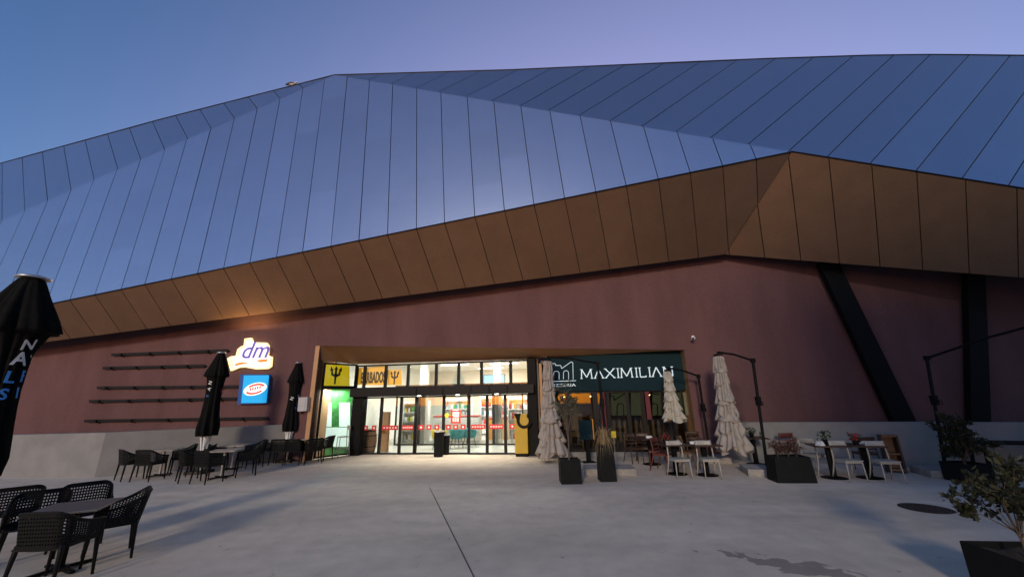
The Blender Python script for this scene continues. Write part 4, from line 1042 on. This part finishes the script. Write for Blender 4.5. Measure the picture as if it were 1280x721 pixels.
# things on the tables
def napkin(loc, label, m='white', h=.07):
    t = thing('folded_napkin', label, 'napkin', loc, rnd(0, 3))
    mb = MB(); mb.add([(-.09, -.06, 0), (.09, -.06, 0), (.09, .06, 0), (-.09, .06, 0), (-.09, 0, h), (.09, 0, h*.8)], [(0, 3, 2, 1), (0, 1, 5, 4), (2, 3, 4, 5), (0, 4, 3), (1, 2, 5)]); mb.build('cloth', m, t)
def pot(loc, label, petal, s=1.):
    t = thing('potted_flower', label, 'flower pot', loc)
    mb = MB(); mb.lathe([(.05, 0), (.07, .1), (.072, .11), (.06, .108)], seg=16); mb.build('pot', 'planter', t)
    mb = MB()
    for k in range(70):
        a = rnd(0, 6.28); r = rnd(0, .13)*s; z = .11 + rnd(0, .16)*s; q = Vector((r*math.cos(a), r*math.sin(a), z)); d = Vector((rnd(-1, 1), rnd(-1, 1), rnd(-.3, 1))).normalized()*.035; e = d.cross(Vector((rnd(-1, 1), rnd(-1, 1), rnd(-1, 1)))).normalized()*.022
        mb.add([q-d, q+e, q+d, q-e], [(0, 1, 2, 3)], 0 if random.random() < .5 else 1)
    mb.build('foliage', [petal, 'leaf'], t)
def glass_(loc, label):
    t = thing('glass_lantern', label, 'lantern', loc)
    mb = MB(); mb.lathe([(.04, 0), (.045, .02), (.045, .13), (.035, .16)], seg=16); mb.build('jar', 'glassdark', t)
    mb = MB(); mb.lathe([(.028, .004), (.028, .07), (.004, .08)], seg=12); mb.build('candle', 'white', t)
UZ = V3(0, 0, .751)
pot(TT[1] + UZ + V3(-.15, .1, 0), 'pot of red flowers on the table under the small pale parasol', 'petal'); napkin(TT[1] + UZ + V3(.1, -.1, 0), 'white folded napkin beside the red flowers on the pale parasol table')
glass_(TT[1] + UZ + V3(.22, .2, 0), 'glass lantern on the table under the small pale parasol'); napkin(TT[0] + UZ, 'white folded napkin on the table by the restaurant window')
glass_(TT[2] + UZ, 'glass lantern on the table behind the second white chair'); napkin(TT[2] + UZ + V3(-.2, .1, 0), 'pale folded napkin on the table behind the second white chair')
pot(TT[3] + UZ, 'green potted plant on the lone table behind the wide planter', 'leaf'); glass_(TT[3] + UZ + V3(.24, -.1, 0), 'glass lantern on the lone table behind the wide planter')
napkin(TT[4] + UZ + V3(-.24, -.1, 0), 'white folded napkin at the left edge of the table right of the planter', h=.11); pot(TT[4] + UZ + V3(.05, .1, 0), 'dark green potted plant on the table right of the wide planter', 'leaf', 1.3)
pot(TT[5] + UZ + V3(-.18, -.05, 0), 'pot of red flowers between the two white chairs on the right', 'petal'); napkin(TT[5] + UZ + V3(.15, .1, 0), 'pale folded napkin on the table with red flowers on the right')
# menu lectern, serving stand, side bench, price stand
c = G(736, 577.5); ML = thing('menu_stand', 'dark teal menu board with orange edge on a black post', 'menu stand', c, .1)
mb = MB(); mb.box((0, 0, .012), (.42, .34, .022)); mb.build('foot', 'black', ML); mb = MB(); mb.box((0, 0, .36), (.14, .07, .68)); mb.build('post', 'black', ML)
mb = MB(); mb.box((-.02, -.02, .98), (.44, .05, .60)); mb.build('board', 'teal', ML, bevel=.006); mb = MB(); mb.box((.21, -.02, 1.0), (.03, .06, .62)); mb.build('edge', 'orange', ML)
c = G(1121, 590); SS = thing('serving_stand', 'tall brown wooden serving stand against the low wall by the strut', 'stand', c, -.45)
mb = MB()
for sx in (-1, 1): mb.box((sx*.15, 0, .45), (.04, .30, .9))
mb.build('side_panel', 'darkwood', SS)
for z in (.08, .45, .88):
    mb = MB(); mb.box((0, 0, z), (.258, .29, .03)); mb.build('shelf', 'wood', SS)
mb = MB(); mb.box((0, .15, .47), (.33, .02, .86)); mb.build('back_panel', 'wood', SS)
c = G(1262, 596); OT = thing('outdoor_table', 'black framed outdoor table cut by the right picture edge', 'table', c + V3(.35, .1, 0), -.45)
mb = MB(); mb.box((0, 0, .74), (1.3, .75, .035)); mb.build('tabletop', 'black', OT, bevel=.005)
for sx in (-1, 1):
    for sy in (-1, 1):
        mb = MB(); mb.bar((sx*.55, sy*.3, .72), (sx*.6, sy*.33, 0), .06, .06); mb.build('leg', 'black', OT)
c = G(771, 592); PS = thing('price_stand', 'small yellow card on a wire stand beside the dry grass planter', 'card stand', c)
mb = MB(); mb.tube([(0, 0, .01), (0, 0, .92)], .008, 6); mb.lathe([(.09, 0), (.09, .012)], seg=16); mb.build('post', 'steel', PS); mb = MB(); mb.box((0, -.012, 1.0), (.13, .012, .17)); mb.build('card', 'yellowboard', PS)

# ------------------------------------------------------------------ planters and plants
def planter(px, w, d, h, label, taper=1., rz=0., loc=None):
    c = G(*px) if loc is None else loc
    t = thing('planter', label, 'planter', c, rz)
    mb = MB(); k = taper; wi = .03
    def ring(sx, sy, z): return [(-sx, -sy, z), (sx, -sy, z), (sx, sy, z), (-sx, sy, z)]
    rings = [ring(w/2*k, d/2*k, 0), ring(w/2, d/2, h), ring(w/2-wi, d/2-wi, h), ring(w/2-wi, d/2-wi, h-.07)]
    vs = sum(rings, []); fs = [(3, 2, 1, 0)]
    for i in range(3): fs += [(i*4+j, i*4+(j+1) % 4, i*4+4+(j+1) % 4, i*4+4+j) for j in range(4)]
    mb.add(vs, fs); mb.build('box', 'planter', t, bevel=.008)
    mb = MB(); s = [( -w/2+wi, -d/2+wi), (w/2-wi, -d/2+wi), (w/2-wi, d/2-wi), (-w/2+wi, d/2-wi)]
    mb.grid(lambda u, v: (-w/2+wi+.004 + (w-2*wi-.008)*u, -d/2+wi+.004 + (d-2*wi-.008)*v, h-.055+.02*math.sin(9*u)*math.sin(7*v)), 7, 7); mb.build('soil', 'soil', t)
    return c + V3(0, 0, h-.05)
def leaf(mb, q, d, L, W, mi=0):
    d = Vector(d).normalized(); s = d.cross(Vector((rnd(-1, 1), rnd(-1, 1), rnd(-.2, 1)))).normalized(); q = Vector(q)
    mid = q + d*L*.5 + Vector((0, 0, -.08*L))
    mb.add([q, mid + s*W/2, q + d*L, mid - s*W/2], [(0, 1, 2, 3)], mi)
def shrub(loc, label, h, r, trunk, n, L, W, lm, z0=.25, cat='shrub', name='potted_shrub', shape=1., branches=14, seed=1):
    random.seed(seed)
    t = thing(name, label, cat, loc)
    tb = MB(); lb = MB(); tips = []
    tb.tube([(0, 0, -.02), (.01, .0, h*z0*.6), (.0, .01, h*z0*1.1)], [trunk, trunk*.8, trunk*.65], 7)
    for k in range(branches):
        a = k*2.4 + rnd(-.3, .3); up_ = rnd(.15, 1.); rr = r*shape*(math.sin(PI*min(1, .12+up_*.88))**.6)*rnd(.6, 1.05)
        p0 = Vector((0, 0, h*z0*rnd(.7, 1.1))); p2 = Vector((rr*math.cos(a), rr*math.sin(a), h*(z0 + (1-z0)*up_))); p1 = (p0+p2)/2 + Vector((rnd(-.05, .05), rnd(-.05, .05), .08*h))
        tb.tube([p0, p1, p2], [trunk*.45, trunk*.28, trunk*.12], 5)
        for m_ in range(5):
            s = rnd(.45, 1.); b = p0.lerp(p1, s*2) if s < .5 else p1.lerp(p2, s*2-1)
            e = b + Vector((rnd(-1, 1), rnd(-1, 1), rnd(-.4, 1)))*r*.32
            tb.tube([b, e], [trunk*.12, trunk*.06], 4); tips.append((b, e))
    for i in range(n):
        b, e = random.choice(tips); q = b.lerp(e, rnd(.1, 1.15)) + Vector((rnd(-1, 1), rnd(-1, 1), rnd(-1, 1)))*L*.5
        d = (e-b).normalized() + Vector((rnd(-1, 1), rnd(-1, 1), rnd(-.8, .8)))*.9
        leaf(lb, q, d, L*rnd(.7, 1.25), W*rnd(.7, 1.2), 0)
    tb.build('stem', 'bark', t); lb.build('foliage', lm, t)
    return t
s = planter((713, 602.5), .50, .50, .54, 'square black planter holding the small olive tree')
zt1 = 1.95
shrub(s, 'slender grey-green olive tree rising from the square black planter', zt1, .40, .025, 1500, .06, .016, 'olive', .38, 'tree', 'olive_tree', 1., 16, 3)
s = planter((759, 600), .36, .36, .84, 'tall narrow black planter holding dry grass', taper=1.12)
random.seed(9)
t = thing('dry_grass_plant', 'straw coloured drooping grass in the tall narrow planter', 'plant', s)
mb = MB()
for k in range(230):
    a = rnd(0, 6.28); r = rnd(.15, .52); hh = rnd(.22, .5); dr = rnd(-.75, .1); w = .011
    pts = [Vector((math.cos(a)*r*f*.9, math.sin(a)*r*f*.9, hh*math.sin(min(1, f*1.5)*PI*.55) + dr*f**3)) for f in (0, .25, .5, .75, 1.)]
    sd = Vector((-math.sin(a), math.cos(a), .2))*w
    vs = [p + sd*(1-i/4.2) for i, p in enumerate(pts)] + [p - sd*(1-i/4.2) for i, p in enumerate(pts)]
    mb.add(vs, [(i, i+1, i+6, i+5) for i in range(4)])
mb.build('blades', 'dry', t)
s = planter((990, 601), .78, .46, .56, 'wide black planter with russet plants before the terrace tables', taper=1.1, rz=-.12)
for k, dx in enumerate((-.22, .04, .24)):
    shrub(s + V3(dx, .02, 0), ['russet plant at the left of the wide planter', 'russet plant in the middle of the wide planter', 'russet plant at the right of the wide planter'][k], .42, .2, .012, 260, .06, .028, 'leafred', .2, 'plant', 'russet_plant', 1., 9, 30+k)
c = G(1226, 604); s = planter(None, .58, .58, .40, 'low dark planter under the big dark shrub', loc=c + V3(0, .2, 0))
shrub(s, 'big dark bushy shrub before the low wall on the right', 1.10, .46, .035, 3600, .085, .040, 'leafdark', .08, 'shrub', 'potted_shrub', 1., 22, 5)
c = G(1208, 680, .46); c = V3(c[0] + .33, c[1] - .22, 0)
s = planter(None, .62, .62, .46, 'black planter in the bottom right corner nearest the camera', loc=c, rz=-.1)
shrub(s, 'small leafy shrub with thin twigs in the nearest corner planter', .88, .42, .016, 1150, .075, .040, 'leafdark', .22, 'shrub', 'potted_shrub', 1., 13, 12)
# little plant on the table-side in the corner window
c = hS(420, 566, -.28); c[2] = .02

# ------------------------------------------------------------------ gull on the ridge
k = (364 - 418)/(31 - 418.)
gp_ = hU(364.5, 107.6) + V3(0, .03, .0)
GL = thing('gull', 'gull standing on the roof ridge at the upper left', 'bird', gp_, 0)
mb = MB()
n = 14; prof = [(-.25, .008, .13), (-.18, .03, .135), (-.08, .06, .125), (.02, .072, .12), (.10, .06, .135), (.15, .038, .175), (.175, .034, .205), (.20, .036, .225), (.225, .03, .232), (.245, .012, .230)]
vs = [(x, r*.9*math.cos(2*PI*j/n), z + r*math.sin(2*PI*j/n)) for x, r, z in prof for j in range(n)]
mb.add(vs, [(i*n+j, i*n+(j+1) % n, (i+1)*n+(j+1) % n, (i+1)*n+j) for i in range(len(prof)-1) for j in range(n)] + [tuple(range(n)), tuple(range(len(prof)*n-1, (len(prof)-1)*n-1, -1))])
mb.build('body', 'gullw', GL, smooth=True)
for sy in (-1, 1):
    mb = MB(); mb.grid(lambda u, v: (.10-.40*u, sy*(.066*math.sin(PI*min(1, .25+u*.75))+.012), .165 - .06*v + .02*math.sin(PI*u) - .02*u), 8, 4); mb.build('wing', 'gullg', GL, solid=.01)
    mb = MB(); mb.tube([(.0, sy*.03, .075), (.0, sy*.03, .0), (.03, sy*.03, -.002)], .006, 6); mb.build('leg', 'beak', GL)
mb = MB(); mb.tube([(.243, 0, .229), (.275, 0, .224), (.29, 0, .216)], [.011, .008, .002], 6); mb.build('beak', 'beak', GL)

# ------------------------------------------------------------------ added block, unseen behind the camera, shades the right side from the sun
NB = thing('shade_block', 'plain grey block added out of view to shade the right side of the plaza', 'building', (20, -20, 0))
mb = MB(); mb.box((20, -20, 7), (38, 12, 14)); mb.build('wall', 'conc', NB, True)
for k in range(12):
    for z in (2.2, 5.4, 8.6, 11.8):
        mb = MB(); mb.box((3.2 + 3*k, -13.99, z), (1.8, .06, 1.7)); mb.build('window', 'frame', NB, True)
mb = MB(); mb.box((20, -20, 14.1), (38.6, 12.6, .3)); mb.build('shade_block_roof', 'frame', NB, True)

# ------------------------------------------------------------------ light, sky, camera
SUN_AZ = math.radians(196)      # compass-like, measured from +Y clockwise: behind the camera, a little left
GAZ, GEL, GPW, GST = 15, -10, 2.0, 2.93
SUN_EL = math.radians(16)
w = bpy.data.worlds.new('World'); scene.world = w; w.use_nodes = True
nt = w.node_tree; bg = nt.nodes['Background']
sky = nt.nodes.new('ShaderNodeTexSky'); sky.sky_type = 'NISHITA'; sky.sun_disc = False
SKY_EL = math.radians(2.)
sky.sun_elevation = SKY_EL; sky.sun_rotation = SUN_AZ; sky.altitude = 200; sky.air_density = 1.; sky.dust_density = .6; sky.ozone_density = 3.
tint = nt.nodes.new('ShaderNodeVectorMath'); tint.operation = 'MULTIPLY'; tint.inputs[1].default_value = (1.35, 1.2, 1.36)
nt.links.new(sky.outputs[0], tint.inputs[0])
# the lilac band opposite the sunset, brightest low over the front right
tcw = nt.nodes.new('ShaderNodeTexCoord'); dt = nt.nodes.new('ShaderNodeVectorMath'); dt.operation = 'DOT_PRODUCT'
ga, ge = math.radians(GAZ), math.radians(GEL); dt.inputs[1].default_value = (math.sin(ga)*math.cos(ge), math.cos(ga)*math.cos(ge), math.sin(ge))
nt.links.new(tcw.outputs['Generated'], dt.inputs[0])
mx_ = nt.nodes.new('ShaderNodeMath'); mx_.operation = 'MAXIMUM'; mx_.inputs[1].default_value = 0.; nt.links.new(dt.outputs['Value'], mx_.inputs[0])
pw = nt.nodes.new('ShaderNodeMath'); pw.operation = 'POWER'; pw.inputs[1].default_value = GPW; nt.links.new(mx_.outputs[0], pw.inputs[0])
gl_ = nt.nodes.new('ShaderNodeVectorMath'); gl_.operation = 'SCALE'; gl_.inputs[0].default_value = tuple(c*GST for c in (.54, .36, .46)); nt.links.new(pw.outputs[0], gl_.inputs['Scale'])
sm = nt.nodes.new('ShaderNodeVectorMath'); sm.operation = 'ADD'; nt.links.new(tint.outputs[0], sm.inputs[0]); nt.links.new(gl_.outputs[0], sm.inputs[1])
nt.links.new(sm.outputs[0], bg.inputs['Color']); bg.inputs['Strength'].default_value = .10
sd = bpy.data.lights.new('Sun', 'SUN'); sd.energy = .37; sd.angle = math.radians(8.); sd.color = (1., .86, .66)
so = bpy.data.objects.new('Sun', sd); col.objects.link(so); so.location = (-10, -20, 20)
dv = Vector((math.sin(SUN_AZ)*math.cos(SUN_EL), math.cos(SUN_AZ)*math.cos(SUN_EL), math.sin(SUN_EL)))
so.rotation_euler = dv.to_track_quat('Z', 'Y').to_euler()
def area(name, p, sx, sy, e, colr, rot=(0, 0, 0)):
    l = bpy.data.lights.new(name, 'AREA'); l.shape = 'RECTANGLE'; l.size = sx; l.size_y = sy; l.energy = e; l.color = colr
    o = bpy.data.objects.new(name, l); col.objects.link(o); o.location = tuple(map(float, p)); o.rotation_euler = rot; return o
az = math.atan2(eE[1], eE[0])
q = hW(306, 424, .45); area('sign_glow', q, 1.4, .12, 30, (1., .62, .26), (PI+.75, 0, math.atan2(eW[1], eW[0]))); q = hS(420, 487, -.28); area('corner_lamp', q, .9, .12, 14, (.95, 1., .9), (0, 0, math.atan2(eS[1], eS[0])))
for (a, b, e) in ((1.0, 2.2, 55), (3.1, 2.0, 55), (5.4, 2.2, 55), (2.0, 6.2, 70), (4.8, 6.5, 70), (3.4, 9.5, 70)):
    area('hall_lamp', ent(a, b, Hc-.09), 1.4, .16, e*.72, (1., .985, .93), (0, 0, az))
for x in (524, 572, 621):
    q = hE(x, 493, .3); l = bpy.data.lights.new('door_lamp', 'SPOT'); l.energy = 34; l.spot_size = 2.4; l.spot_blend = .6; l.color = (1., .92, .74); l.shadow_soft_size = .06
    o = bpy.data.objects.new('door_lamp', l); col.objects.link(o); o.location = (q[0], q[1], zD-.03)

cd = bpy.data.cameras.new('Camera'); co = bpy.data.objects.new('Camera', cd); col.objects.link(co)
cd.sensor_fit = 'HORIZONTAL'; cd.sensor_width = 36.; cd.lens = F/1280*36.; cd.clip_end = 800; cd.clip_start = .05
co.location = (0, 0, EYE)
fwd = Vector((0, math.cos(TH), math.sin(TH))); up = Vector((0, -math.sin(TH), math.cos(TH))); rt = Vector((1, 0, 0))
cr, sr = math.cos(RO), math.sin(RO)
R = rt*cr + up*(-sr); U = rt*sr + up*cr
co.matrix_world = Matrix(((R.x, U.x, -fwd.x, 0), (R.y, U.y, -fwd.y, 0), (R.z, U.z, -fwd.z, EYE), (0, 0, 0, 1)))
scene.camera = co
scene.view_settings.view_transform = 'Standard'; scene.view_settings.look = 'None'; scene.view_settings.gamma = 1.; scene.view_settings.exposure = 2.0
scene.render.engine = 'CYCLES'
scene.cycles.use_denoising = True; scene.cycles.max_bounces = 8; scene.cycles.transparent_max_bounces = 16; scene.cycles.sample_clamp_indirect = 6; scene.cycles.caustics_reflective = False; scene.cycles.caustics_refractive = False
